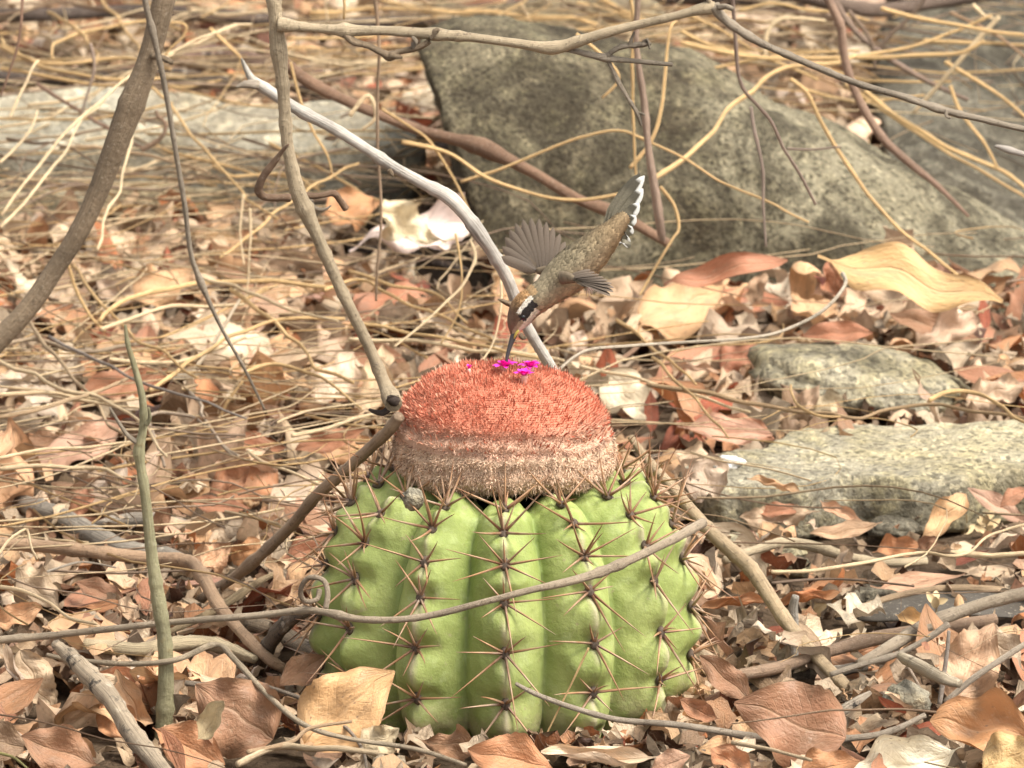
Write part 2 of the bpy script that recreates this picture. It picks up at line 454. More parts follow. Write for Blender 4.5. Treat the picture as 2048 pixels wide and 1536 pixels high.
def slab(name, top_px, h_top, thick, mat, label, amp=0.0016, freq=60, under=0.006, seed=0.0, back_h=None, cat='stone'):
    """flat stone: outline of its upper face in photo pixels on the plane z = h_top"""
    if back_h is None: back_h = h_top
    ys = [p[1] for p in top_px]; y0, y1 = min(ys), max(ys)
    P = np.array([at_h(x, y, h_top + (back_h - h_top) * (y1 - y) / max(y1 - y0, 1)) for x, y in top_px])
    P = np.concatenate([catmull(np.concatenate([P, P[:1]]), 14)[:-1]])
    n = len(P); c = P.mean(0)
    rings = [(0.0, 0), (0.25, 0), (0.5, 0), (0.7, 0), (0.82, 0), (0.91, 0), (0.96, -0.0006), (0.985, -0.002)]
    L = []
    for f, dz in rings:
        q = c + (P - c) * f; q[:, 2] += dz; L.append(q)
    for t in np.linspace(0.1, 1, 9):
        q = P.copy(); q[:, 2] -= 0.003 + t * thick
        f = 1.0 + 0.012 * math.sin(t * 3.1) - under / 0.3 * t * t
        q[:, :2] = c[:2] + (q[:, :2] - c[:2]) * f
        L.append(q)
    q = c + (L[-1] - c) * 0.02; q[:, 2] = L[-1][:, 2]; L.append(q)
    G = np.array(L); k = len(G)
    V = G.reshape(-1, 3).copy()
    for i in range(len(V)):
        p = V[i]; q = Vector((p[0] * freq + seed, p[1] * freq, p[2] * freq))
        d = Vector((mnoise.noise(q), mnoise.noise(q + Vector((9, 3, 1))), mnoise.noise(q + Vector((2, 7, 5)))))
        d += 0.6 * Vector((mnoise.noise(q * 0.3), mnoise.noise(q * 0.3 + Vector((9, 3, 1))), 2.2 * mnoise.noise(q * 0.3 + Vector((2, 7, 5)))))
        d += 0.5 * Vector((mnoise.noise(q * 2.7), mnoise.noise(q * 2.7 + Vector((9, 3, 1))), mnoise.noise(q * 2.7 + Vector((2, 7, 5)))))
        V[i] = p + np.array(d) * amp
    F = []
    for a in range(k - 1):
        for b in range(n):
            b2 = (b + 1) % n
            F.append([a * n + b, (a + 1) * n + b, (a + 1) * n + b2, a * n + b2])
    o = link(name, mesh_data(name, V, F), mat)
    return tag(o, label, cat)
slab('flat_stone', [(1360, 930), (1430, 905), (1520, 888), (1570, 862), (1700, 846), (1850, 838), (2000, 834), (2150, 838), (2260, 870), (2230, 925), (2120, 940), (2000, 945), (1900, 962), (1790, 965), (1700, 958), (1600, 975), (1500, 968), (1420, 962)],
     0.027, 0.026, M_SLAB, 'flat speckled yellowish granite slab lying among leaves beside the cactus', 0.0022, 70)
slab('flat_stone', [(-260, 265), (-200, 205), (0, 196), (150, 182), (300, 186), (480, 196), (640, 205), (760, 225), (850, 262), (800, 292), (640, 296), (480, 292), (300, 288), (100, 292), (-100, 300)],
     0.050, 0.05, M_PALE, 'long pale grey stone slab behind the grey trunk', 0.006, 14, 0.02, 3.0, 0.075)
slab('flat_stone', [(-240, 345), (-200, 318), (0, 312), (180, 310), (340, 314), (470, 325), (520, 350), (440, 372), (280, 378), (80, 384), (-120, 388)],
     0.022, 0.03, M_TANROCK, 'low tan stone slab lying before the long pale one', 0.005, 16, 0.02, 8.0, 0.034)
slab('flat_stone', [(820, 20), (1000, 5), (1250, 0), (1330, 22), (1250, 46), (1000, 50), (860, 44)], 0.04, 0.05, M_TANROCK, 'tan stone slab half buried in straw behind the big boulder', 0.006, 14, 0.02, 2.0, 0.06)

def pebble(px, py, h, wpx, hpx, dpx, mat, label, seed, amp=0.12, name='stone', rot=0.0, cat='stone', squash=1.0):
    c = at_h(px, py, h); s = mpp(c)
    nu, nv = 36, 20
    V = []
    for j in range(nv + 1):
        ph = math.pi * j / nv
        for i in range(nu):
            th = 2 * math.pi * i / nu
            p = Vector((math.sin(ph) * math.cos(th), math.sin(ph) * math.sin(th), math.cos(ph)))
            f = 1 + amp * (mnoise.noise(p * 1.6 + Vector((seed, 0, 0))) + 0.5 * mnoise.noise(p * 4 + Vector((seed, 3, 0))) + 0.3 * mnoise.noise(p * 10 + Vector((seed, 3, 8))))
            for ax in range(3): p[ax] = math.copysign(abs(p[ax]) ** squash, p[ax])
            V.append((p.x * f * wpx * s / 2, p.y * f * dpx * s / 2, p.z * f * hpx * s / 2))
    F = []
    for j in range(nv):
        for i in range(nu):
            a, b = j * nu + i, j * nu + (i + 1) % nu
            F.append([a, a + nu, b + nu, b])
    V = np.array(V); cr, sr = math.cos(rot), math.sin(rot)
    V = np.stack([V[:, 0] * cr + V[:, 2] * sr, V[:, 1], -V[:, 0] * sr + V[:, 2] * cr], 1)
    o = link(name, mesh_data(name, V, F), mat)
    o.location = c
    return tag(o, label, cat)
pebble(1715, 762, 0.022, 450, 130, 300, M_SLAB, 'rounded yellowish stone with dark mossy end between slab and boulder', 3.3, 0.16, rot=R(9))
pebble(1500, 1103, 0.004, 210, 70, 150, M_SLAB, 'broad speckled stone by the leaning branch beside the cactus', 5.1, 0.2)
pebble(1592, 1135, 0.006, 60, 46, 60, M_SLAB, 'small round speckled pebble beside the pale curved stick', 7.7, 0.2)
pebble(1785, 1055, 0.004, 110, 44, 90, M_ROCK2, 'small grey pebble at the foot of the yellowish slab', 9.2, 0.2)
pebble(1740, 1190, 0.004, 130, 40, 100, M_ROCK2, 'low grey stone behind the dark seed pod', 2.2, 0.2)
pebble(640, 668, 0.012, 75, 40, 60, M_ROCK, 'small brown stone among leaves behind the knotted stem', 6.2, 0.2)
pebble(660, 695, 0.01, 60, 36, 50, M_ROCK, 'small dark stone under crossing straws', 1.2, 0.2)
pebble(870, 660, 0.012, 42, 26, 40, M_PALE, 'small whitish pebble in litter beyond the cactus crown', 12.0, 0.15)
pebble(1810, 1400, 0.02, 90, 70, 70, M_PALE, 'whitish lumpy stone among leaves by the forked bottom twig', 15.0, 0.3)

# ------------------------------------------------------------------ cactus
CX, CY = (1010 - 1024) / 4000.0, 0.0
cactus = empty('cactus', (CX, CY, 0))
tag(cactus, 'ribbed green melon cactus with woolly red crown and brown spines', 'cactus')
NR = 13
crest_prof = np.array([(0.066, -0.022), (0.084, -0.010), (0.093, 0.004), (0.0975, 0.022), (0.0988, 0.042), (0.0978, 0.060), (0.0945, 0.077), (0.0895, 0.094), (0.082, 0.1075), (0.072, 0.1165), (0.060, 0.1205), (0.050, 0.1195), (0.040, 0.116)])
prof = catmull(crest_prof, 16)
sl = np.concatenate([[0], np.cumsum(np.linalg.norm(np.diff(prof, axis=0), axis=1))])
prof_s = np.linspace(0, sl[-1], 180)
prof = np.stack([np.interp(prof_s, sl, prof[:, 0]), np.interp(prof_s, sl, prof[:, 1])], 1)
tang = np.gradient(prof, axis=0); tang /= np.linalg.norm(tang, axis=1, keepdims=True)
pn = np.stack([tang[:, 1], -tang[:, 0]], 1)          # outward normal in (r, z)
AREOLE_GAP = 0.0262
rib_phase = [random.uniform(-0.002, 0.002) for _ in range(NR)]
rib_phase[0] = 0.0
def areole_s(rib):                                       # arc positions of the areoles on this rib
    s0 = 0.0335 + rib_phase[rib] + (0.004 if rib % 2 else 0)
    out = []
    s = s0
    while s < prof_s[-1] - 0.016:
        out.append(s); s += AREOLE_GAP * (1.0 if s < 0.11 else 0.72)
    return out
def cactus_surface():
    per = 30
    na = NR * per
    V, crest, shade = [], [], []
    ars = [np.array(areole_s(k)) for k in range(NR)]
    for i in range(len(prof)):
        s = prof_s[i]
        for j in range(na):
            kf = (j / per + 0.5) % NR
            k = int(kf) % NR
            x = (kf - int(kf)) - 0.5                     # -0.5..0.5 across the rib
            phi = 2 * math.pi * (k + x) / NR + 0.012 * mnoise.noise((k * 3.1, s * 30, 0))
            ax = abs(x) * 2
            g = 1 - (0.74 * ax ** 1.08 + 0.26 * ax ** 3.0) if ax < 1 else 0.0
            depth = 0.0185 * min(1.0, (prof_s[-1] - s) / 0.05 * 0.8 + 0.35)
            off = -depth * (1 - g)
            dist = np.abs(ars[k] - s).min()
            notch = math.exp(-(dist / 0.0066) ** 2) * math.exp(-(ax / 0.45) ** 2)
            off -= 0.0050 * notch
            off += 0.0007 * math.cos(2 * math.pi * (s - ars[k][0]) / AREOLE_GAP + math.pi) * math.exp(-(ax / 0.55) ** 2)
            off += 0.0016 * mnoise.noise((k * 7.7 + x * 3, s * 42, 1.0)) + 0.0009 * mnoise.noise((k * 5.1 + x * 9, s * 110, 3.0))
            r = prof[i, 0] + pn[i, 0] * off
            z = prof[i, 1] + pn[i, 1] * off
            V.append((r * math.sin(phi), -r * math.cos(phi), z))
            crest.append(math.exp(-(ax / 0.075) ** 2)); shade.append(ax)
    n = len(prof)
    i, j = np.meshgrid(np.arange(na), np.arange(n - 1))
    i = i.ravel(); j = j.ravel()
    F = np.stack([j * na + i, j * na + (i + 1) % na, (j + 1) * na + (i + 1) % na, (j + 1) * na + i], 1)
    return np.array(V), F, np.array(crest), np.array(shade)
def mat_cactus():
    k = NB('cactus_skin')
    oc = k.n('ShaderNodeTexCoord').outputs['Object']
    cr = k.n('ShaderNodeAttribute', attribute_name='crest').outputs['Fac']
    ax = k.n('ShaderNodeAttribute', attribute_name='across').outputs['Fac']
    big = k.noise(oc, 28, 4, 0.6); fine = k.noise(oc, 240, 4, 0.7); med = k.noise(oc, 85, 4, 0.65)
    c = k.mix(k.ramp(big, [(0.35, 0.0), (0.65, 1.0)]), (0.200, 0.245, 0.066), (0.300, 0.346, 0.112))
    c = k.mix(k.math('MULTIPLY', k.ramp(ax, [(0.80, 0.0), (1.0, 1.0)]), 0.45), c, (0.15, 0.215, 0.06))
    c = k.mix(k.math('MULTIPLY', k.ramp(med, [(0.55, 0.0), (0.72, 1.0)]), 0.35), c, (0.42, 0.47, 0.24))
    c = k.mix(k.math('MULTIPLY', k.ramp(fine, [(0.60, 0.0), (0.70, 1.0)]), 0.22), c, (0.16, 0.20, 0.07))
    scar = k.ramp(k.noise(oc, 55, 5, 0.75, 0.5), [(0.62, 0.0), (0.68, 1.0)])
    c = k.mix(k.math('MULTIPLY', scar, 0.6), c, (0.30, 0.26, 0.15))
    c = k.mix(k.math('MULTIPLY', k.ramp(k.noise(oc, 12, 5, 0.7), [(0.45, 0.0), (0.7, 1.0)]), 0.22), c, (0.36, 0.36, 0.14))
    sz = k.n('ShaderNodeSeparateXYZ'); k.l(oc, sz.inputs[0])
    basec = k.math('MULTIPLY', k.ramp(sz.outputs[2], [(0.006, 1.0), (0.03, 0.0)]), k.ramp(k.noise(oc, 70, 5, 0.7), [(0.4, 0.0), (0.6, 1.0)]))
    c = k.mix(k.math('MULTIPLY', basec, 0.7), c, (0.33, 0.27, 0.16))
    dot = k.ramp(k.voro(oc, 130).outputs['Distance'], [(0.07, 1.0), (0.13, 0.0)])
    c = k.mix(k.math('MULTIPLY', dot, k.ramp(big, [(0.45, 0.0), (0.6, 0.6)])), c, (0.28, 0.24, 0.13))
    cork = k.math('MULTIPLY', cr, k.ramp(k.noise(oc, 30, 3, 0.6), [(0.38, 0.0), (0.54, 1.0)]))
    c = k.mix(k.math('MULTIPLY', cork, 0.8), c, (0.42, 0.36, 0.24))
    k.base(c, k.ramp(med, [(0.3, 0.55), (0.7, 0.72)]), 0.22)
    k.b.inputs['Subsurface Weight'].default_value = 0.15
    k.b.inputs['Subsurface Radius'].default_value = (0.003, 0.005, 0.001)
    k.b.inputs['Subsurface Scale'].default_value = 0.6
    k.bump(k.math('ADD', med, k.math('MULTIPLY', fine, 0.6)), 0.0012, 0.8)
    return k.m
V, F, crest, ax_ = cactus_surface()
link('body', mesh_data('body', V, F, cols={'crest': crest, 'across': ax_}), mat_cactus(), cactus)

# spines: each areole is a part, each spine of the ones facing us a sub-part
def mat_spine():
    k = NB('spine')
    uv = k.n('ShaderNodeUVMap').outputs[0]
    sx = k.n('ShaderNodeSeparateXYZ'); k.l(uv, sx.inputs[0])
    oc = k.n('ShaderNodeNewGeometry').outputs['Position']
    n = k.noise(oc, 90, 3, 0.6)
    c = k.ramp(sx.outputs[0], [(0.0, (0.05, 0.028, 0.02)), (0.12, (0.18, 0.085, 0.04)), (0.55, (0.34, 0.19, 0.095)), (1.0, (0.20, 0.08, 0.04))])
    c = k.mix(k.ramp(n, [(0.46, 0.0), (0.66, 0.6)]), c, (0.42, 0.32, 0.23))
    k.base(c, 0.5, 0.4); return k.m
M_SPINE = mat_spine()
def spine_mesh(curve, seed):
    n = 7; rr = np.random.default_rng(seed)
    P = np.array([(t, 0, curve * t * t) for t in np.linspace(0, 1, n)])
    V, F, U = tube(P, [0.028 * (1 - t) ** 0.8 + 0.0022 for t in np.linspace(0, 1, n)], seg=6, sub=2)
    U[:, 0] = np.clip(V[:, 0], 0, 1)
    return mesh_data('spine', V, F, U)
SPINE_MESHES = [spine_mesh(c, i) for i, c in enumerate((0.02, 0.09, -0.06, 0.14))]
for me in SPINE_MESHES: me.materials.append(M_SPINE)
def areole_mesh():
    V, F = [], []
    nu, nv = 10, 6
    for j in range(nv + 1):
        for i in range(nu):
            ph, th = math.pi * j / nv, 2 * math.pi * i / nu
            f = 1 + 0.25 * mnoise.noise((math.cos(th) * 2, math.sin(th) * 2, ph * 2))
            V.append((math.sin(ph) * math.cos(th) * 0.0026 * f, math.sin(ph) * math.sin(th) * 0.0034 * f, math.cos(ph) * 0.0018 * f))
    for j in range(nv):
        for i in range(nu):
            a, b = j * nu + i, j * nu + (i + 1) % nu
            F.append([a, a + nu, b + nu, b])
    return mesh_data('areole', np.array(V), F)
k_ = NB('areole_wool'); M_AREOLE = k_.base(k_.mix(k_.noise(k_.n('ShaderNodeTexCoord').outputs['Object'], 700, 3), (0.035, 0.025, 0.02), (0.16, 0.12, 0.09)), 0.95, 0.1)
AREOLE = areole_mesh(); AREOLE.materials.append(M_AREOLE)
n_spines = 0
SPV, SPF, SPU, SPO = [], [], [], 0
for k in range(NR):
    for s in areole_s(k):
        i = int(np.argmin(np.abs(prof_s - s)))
        phi = 2 * math.pi * k / NR + 0.012 * mnoise.noise((k * 3.1, s * 30, 0))
        off = -0.0044
        r = prof[i, 0] + pn[i, 0] * off; z = prof[i, 1] + pn[i, 1] * off
        if z < 0.012: continue
        er = Vector((math.sin(phi), -math.cos(phi), 0)); et = Vector((math.cos(phi), math.sin(phi), 0)); ez = Vector((0, 0, 1))
        nrm = (er * pn[i, 0] + ez * pn[i, 1]).normalized()
        upd = (er * tang[i, 0] + ez * tang[i, 1]).normalized()
        a = link('areole', AREOLE, None, cactus)
        M = Matrix((et, upd, nrm)).transposed().to_4x4()
        M.translation = er * r + ez * z
        a.matrix_local = M
        front = math.cos(phi) > -0.25
        top = z > 0.095
        # direction angle round the areole (0 = up the rib), length, lift from the surface
        base = [(180, 0.0270, 0.50), (128, 0.0235, 0.42), (-128, 0.0235, 0.42), (88, 0.0225, 0.38), (-88, 0.0225, 0.38), (44, 0.0150, 0.50), (-44, 0.0150, 0.50), (8, 0.0125, 0.75)]
        if top: base = [(180, 0.0150, 0.7), (115, 0.0210, 0.5), (-115, 0.0210, 0.5), (62, 0.0225, 0.55), (-62, 0.0225, 0.55), (22, 0.024, 0.7), (-24, 0.023, 0.75), (0, 0.02, 1.1)]
        if z < 0.03: base = base[1:]
        for (ang, ln, lift) in base:
            if not front and ang in (44, -44, 8, 0): continue
            if n_spines >= 300 and not front: continue
            ang = R(ang + random.uniform(-15, 15)); lf = lift + random.uniform(-0.14, 0.16); ln = ln * random.uniform(1.0, 1.6)
            if random.random() < 0.12: continue
            if random.random() < 0.10: ln *= 0.5
            dl = Vector((math.sin(ang) * math.cos(lf), math.cos(ang) * math.cos(lf), math.sin(lf)))
            sme = random.choice(SPINE_MESHES)
            zax = Vector((0, 0, 1)); side = zax.cross(dl).normalized(); up2 = dl.cross(side)
            Q = Matrix((dl, side, up2)).transposed()
            sc = Matrix.Diagonal((ln, 0.027, 0.027))
            T4 = (Q @ sc).to_4x4(); T4.translation = dl * 0.0008
            if math.cos(phi) > 0.05 and n_spines < 300:
                sp = link('spine', sme, None, a); sp.matrix_local = T4
                n_spines += 1
            else:
                X4 = np.array(M @ T4)
                co_ = np.array([v.co for v in sme.vertices]); SPV.append(co_ @ X4[:3, :3].T + X4[:3, 3])
                SPF.extend([[q + SPO for q in p.vertices] for p in sme.polygons]); SPO += len(co_)
                SPU.append(np.stack([co_[:, 0], co_[:, 0] * 0 + 0.5], 1))

tag(link('spine', mesh_data('spine', np.concatenate(SPV), SPF, np.concatenate(SPU)), M_SPINE, cactus), kind='stuff')

# the cephalium
ceph_prof = catmull(np.array([(0.030, 0.1180), (0.053, 0.1205), (0.0580, 0.1232), (0.0592, 0.1268), (0.0584, 0.1305), (0.0590, 0.1345), (0.0574, 0.1385), (0.0576, 0.1420), (0.0545, 0.1458), (0.0548, 0.1505), (0.0512, 0.1560), (0.0452, 0.1618), (0.0372, 0.1668), (0.0275, 0.1700), (0.0175, 0.1720), (0.008, 0.1722), (0.0015, 0.1718)]) * np.array([0.935, 1.0]), 6)
def ceph_point(i, phi):
    i2 = min(max(i + 4.5 * mnoise.noise((math.sin(phi) * 1.6, math.cos(phi) * 1.6, 7.0)) + 2.2 * mnoise.noise((math.sin(phi) * 5, math.cos(phi) * 5, 2.0)), 0), len(ceph_prof) - 1.001) if 4 < i < 70 else i
    b_ = int(i2); r, z0_ = ceph_prof[b_] * (1 - (i2 - b_)) + ceph_prof[min(b_ + 1, len(ceph_prof) - 1)] * (i2 - b_)
    z = ceph_prof[i][1]
    if i >= 54: r = ceph_prof[i][0]
    lump = 1 + 0.03 * mnoise.noise((math.sin(phi) * 2.2, math.cos(phi) * 2.2, z * 30)) + 0.022 * mnoise.noise((math.sin(phi) * 8, math.cos(phi) * 8, z * 90))
    zz = z + 0.0022 * mnoise.noise((math.sin(phi) * 1.8 + 4, math.cos(phi) * 1.8, 0.5)) - (0.003 * math.sin(phi) * (r / 0.06) if z > 0.14 else 0.0)
    return np.array([r * lump * math.sin(phi), -r * lump * math.cos(phi), zz])
def ceph_colour(z, t, rnd):
    red = np.array([0.63, 0.20, 0.115]); org = np.array([0.77, 0.345, 0.225]); pink = np.array([0.66, 0.36, 0.26]); beige = np.array([0.64, 0.42, 0.28]); tan = np.array([0.74, 0.56, 0.40])
    edge = 0.1500 + 0.0025 * (t - 0.5)
    f = min(1, max(0, (z - edge + 0.004) / 0.008))
    low = beige * (1 - rnd) + tan * rnd
    if 0.139 < z: low = low * 0.55 + pink * 0.45
    hi = red * (1 - rnd) + org * rnd
    return low * (1 - f) + hi * f
na = 96
V = np.array([ceph_point(i, 2 * math.pi * j / na) for i in range(len(ceph_prof)) for j in range(na)])
C = np.array([ceph_colour(v[2], 0.5, 0.5) * 0.85 for v in V])
i, j = np.meshgrid(np.arange(na), np.arange(len(ceph_prof) - 1)); i = i.ravel(); j = j.ravel()
F = np.stack([j * na + i, j * na + (i + 1) % na, (j + 1) * na + (i + 1) % na, (j + 1) * na + i], 1)
k_ = NB('cephalium_wool'); M_WOOL = k_.base(k_.n('ShaderNodeAttribute', attribute_name='Col').outputs['Color'], 0.95, 0.1)
k_.bump(k_.noise(k_.n('ShaderNodeTexCoord').outputs['Object'], 400, 4, 0.8), 0.002, 1.0)
ceph = link('cephalium', mesh_data('cephalium', V, F, cols={'Col': C}), M_WOOL, cactus)
ceph['label'] = 'woolly crown, salmon red above and beige below'
k_ = NB('cephalium_bristle'); M_BRIS = k_.base(k_.n('ShaderNodeAttribute', attribute_name='Col').outputs['Color'], 0.75, 0.25)
def hairs(n, zone):
    """zone: 'wool' covers everything with short curly wool, 'bristle' the stiff dark-tipped bristles on top"""
    VV, FF, CC = [], [], []
    seg = np.linalg.norm(np.diff(ceph_prof, axis=0), axis=1) * (ceph_prof[1:, 0] + 0.002)
    cum = np.cumsum(seg) / seg.sum()
    for q in range(n):
        i = int(np.searchsorted(cum, random.random())); i = min(max(i, 1), len(ceph_prof) - 2)
        phi = random.uniform(0, 2 * math.pi)
        p = ceph_point(i, phi)
        if zone == 'bristle' and p[2] < 0.140: continue
        dr, dz = ceph_prof[i + 1] - ceph_prof[i - 1]
        l = math.hypot(dr, dz) + 1e-9
        nr, nz = dz / l, -dr / l
        if nr < 0 and p[2] < 0.14: nr, nz = -nr, -nz
        er = np.array([math.sin(phi), -math.cos(phi), 0])
        nn = er * nr + np.array([0, 0, nz])
        tt = np.array([math.cos(phi), math.sin(phi), 0])
        rnd = random.random()
        if zone == 'wool':
            low = p[2] < 0.142
            cl = 0.75 + 0.7 * mnoise.noise((p[0] * 260, p[1] * 260, p[2] * 330))
            ln = (random.uniform(0.0014, 0.0030) if low else random.uniform(0.0010, 0.0024)) * max(0.45, cl)
            if p[2] < 0.1235: ln *= 1.35
            d = nn * (0.42 if low else 0.7) + tt * random.gauss(0, 0.6) + np.array([0, 0, random.gauss(-0.40 if low else 0.35, 0.35)])
            w_ = random.uniform(0.00012, 0.00024)
            c0 = ceph_colour(p[2] + 0.003 * mnoise.noise((p[0] * 70, p[1] * 70, 3.0)), random.random(), rnd) * random.uniform(0.75, 1.15) * (0.95 + 0.35 * mnoise.noise((p[0] * 140, p[1] * 140, p[2] * 240)))
            c1 = c0 * 1.22
            if low and random.random() < 0.10: c0 = np.array([0.14, 0.09, 0.06]); c1 = c0 * 1.4
            if not low and random.random() < 0.10: c1 = np.array([0.66, 0.40, 0.28])
            if random.random() < 0.04: c0 = np.array([0.16, 0.055, 0.035]); c1 = c0
        else:
            ln = random.uniform(0.0022, 0.0040)
            d = nn * 0.9 + tt * random.gauss(0, 0.16) + np.array([0, 0, random.uniform(0.3, 0.8)])
            w_ = random.uniform(0.00030, 0.00052)
            pale = random.random() < (0.55 if p[0] < -0.012 else 0.15)
            c0 = np.array([0.55, 0.17, 0.10]) if not pale else np.array([0.64, 0.30, 0.19])
            c1 = np.array([0.10, 0.035, 0.025]) if not pale else np.array([0.72, 0.48, 0.33])
        d /= np.linalg.norm(d)
        sd = np.cross(d, np.array([random.gauss(0, 1), random.gauss(0, 1), random.gauss(0, 1)])); sd /= np.linalg.norm(sd) + 1e-9
        bend = np.array([0, 0, random.gauss(0, 0.25)]) * ln * (1 if zone == 'wool' else 0.2)
        a0 = p - nn * 0.0006; a1 = p + d * ln * 0.55 + bend * 0.3; a2 = p + d * ln + bend
        b = len(VV)
        VV += [a0 - sd * w_, a0 + sd * w_, a1 + sd * w_ * 0.8, a1 - sd * w_ * 0.8, a2 + sd * w_ * 0.25, a2 - sd * w_ * 0.25]
        CC += [c0 * 0.9, c0 * 0.9, c0, c0, c1, c1]
        FF += [(b, b + 1, b + 2, b + 3), (b + 3, b + 2, b + 4, b + 5)]
    return mesh_data(zone, np.array(VV), np.array(FF), cols={'Col': np.array(CC)}, smooth=False)
tag(link('wool', hairs(85000, 'wool'), M_BRIS, ceph), kind='stuff')
tag(link('bristle', hairs(3000, 'bristle'), M_BRIS, ceph), kind='stuff')

# the little magenta flowers in the crown
k_ = NB('petal'); M_PETAL = k_.base((0.86, 0.035, 0.46), 0.5, 0.3)
k_ = NB('flower_tube'); M_FTUBE = k_.base((0.74, 0.42, 0.34), 0.6, 0.3)
def flower(px, py, Y, size, npet, tilt, seed):
    rs = random.Random(seed)
    c = at_y(px, py, Y) - np.array([CX, CY, 0])
    P = np.array([c + np.array([0, 0, -0.007]), c + np.array([0, 0, -0.003]), c])
    V, F, U = tube(P, [size * 0.22, size * 0.26, size * 0.34], seg=10, sub=3)
    fl = link('flower', mesh_data('flower', V, F, U), M_FTUBE, cactus)
    pv, pf = [], []
    nu, nv = 7, 5
    for a in range(nu):
        for b in range(nv):
            u, v = a / (nu - 1), b / (nv - 1) * 2 - 1
            wd = 0.34 * (math.sin(math.pi * min(1, u * 0.86 + 0.12)) ** 0.7)
            pv.append((u, v * wd, 0.35 * u - 0.45 * u * u + 0.25 * v * v * wd))
    for a in range(nu - 1):
        for b in range(nv - 1):
            q = a * nv + b; pf.append([q, q + nv, q + nv + 1, q + 1])
    me = mesh_data('petal', np.array(pv), pf); me.materials.append(M_PETAL)
    for layer in range(2):
        for q in range(npet):
            an = 2 * math.pi * (q + 0.5 * layer) / npet + rs.uniform(-0.15, 0.15)
            o = link('petal', me, None, fl)
            el = R(tilt + 26 * layer + rs.uniform(-8, 8))
            M = Matrix.Translation(Vector(c)) @ Matrix.Rotation(an, 4, 'Z') @ Matrix.Rotation(-el, 4, 'Y') @ Matrix.Scale(size * rs.uniform(0.85, 1.1) * (1 - 0.2 * layer), 4)
            o.matrix_local = M
FLOWERS = [(1010, 735, -0.008, 0.0066, 8, 22, 1), (1060, 735, -0.006, 0.0064, 8, 16, 2), (1048, 752, -0.022, 0.0056, 8, 24, 3), (938, 738, -0.010, 0.0026, 6, 60, 4)]
for f in FLOWERS: flower(*f)

# ------------------------------------------------------------------ hummingbird
tip3 = at_y(1011, 734, -0.008)
BD = float((tip3 - CAM) @ VIEW)
S = BD / FPX
def bp(px, py, wd=0.0):                     # wd in metres away from the viewer
    return CAM + VIEW * (BD + wd) + np.array([1.0, 0, 0]) * (px - 1024) * S + UP * (768 - py) * S
bird = empty('hummingbird', tuple(tip3))
tag(bird, 'small olive-brown hummingbird hovering head down with bill in a pink flower', 'bird')
B0 = np.array(tip3)
def blink(name, V, F, mat, parent=bird, cols=None, uv=None, smooth=True):
    return link(name, mesh_data(name, np.asarray(V) - B0, F, uv, cols, smooth), mat, parent)
spn = [(1026, 670, 5, 0), (1028, 662, 10, 0), (1031, 652, 17, 0), (1037, 639, 23.5, 0), (1046, 623, 28, 0), (1057, 609, 29, 0.0005), (1073, 598, 27, 0.001), (1093, 584, 29.5, 0.002), (1116, 564, 37.5, 0.003), (1143, 541, 41, 0.004),
       (1168, 519, 37, 0.005), (1189, 499, 31, 0.006), (1208, 480, 25, 0.007), (1224, 463, 18, 0.008), (1238, 447, 13, 0.009), (1247, 436, 5, 0.010)]
sp3 = np.array([np.append(bp(a, b, wd), r * S) for a, b, r, wd in spn])
sc_ = catmull(sp3, 6)
Cc, rc = sc_[:, :3], np.maximum(sc_[:, 3], 0.0004)
Tb = np.gradient(Cc, axis=0); Tb /= np.linalg.norm(Tb, axis=1, keepdims=True)
tocam = -VIEW
dors = np.cross(Tb, tocam)                   # towards the back of the bird
if dors[20] @ (UP - np.array([1.0, 0, 0])) < 0: dors = -dors
dors /= np.linalg.norm(dors, axis=1, keepdims=True)
sidev = np.cross(dors, Tb); sidev /= np.linalg.norm(sidev, axis=1, keepdims=True)
if sidev[20] @ tocam < 0: sidev = -sidev
nb = len(Cc); nA = 40
EYE_PX = (1046, 634)
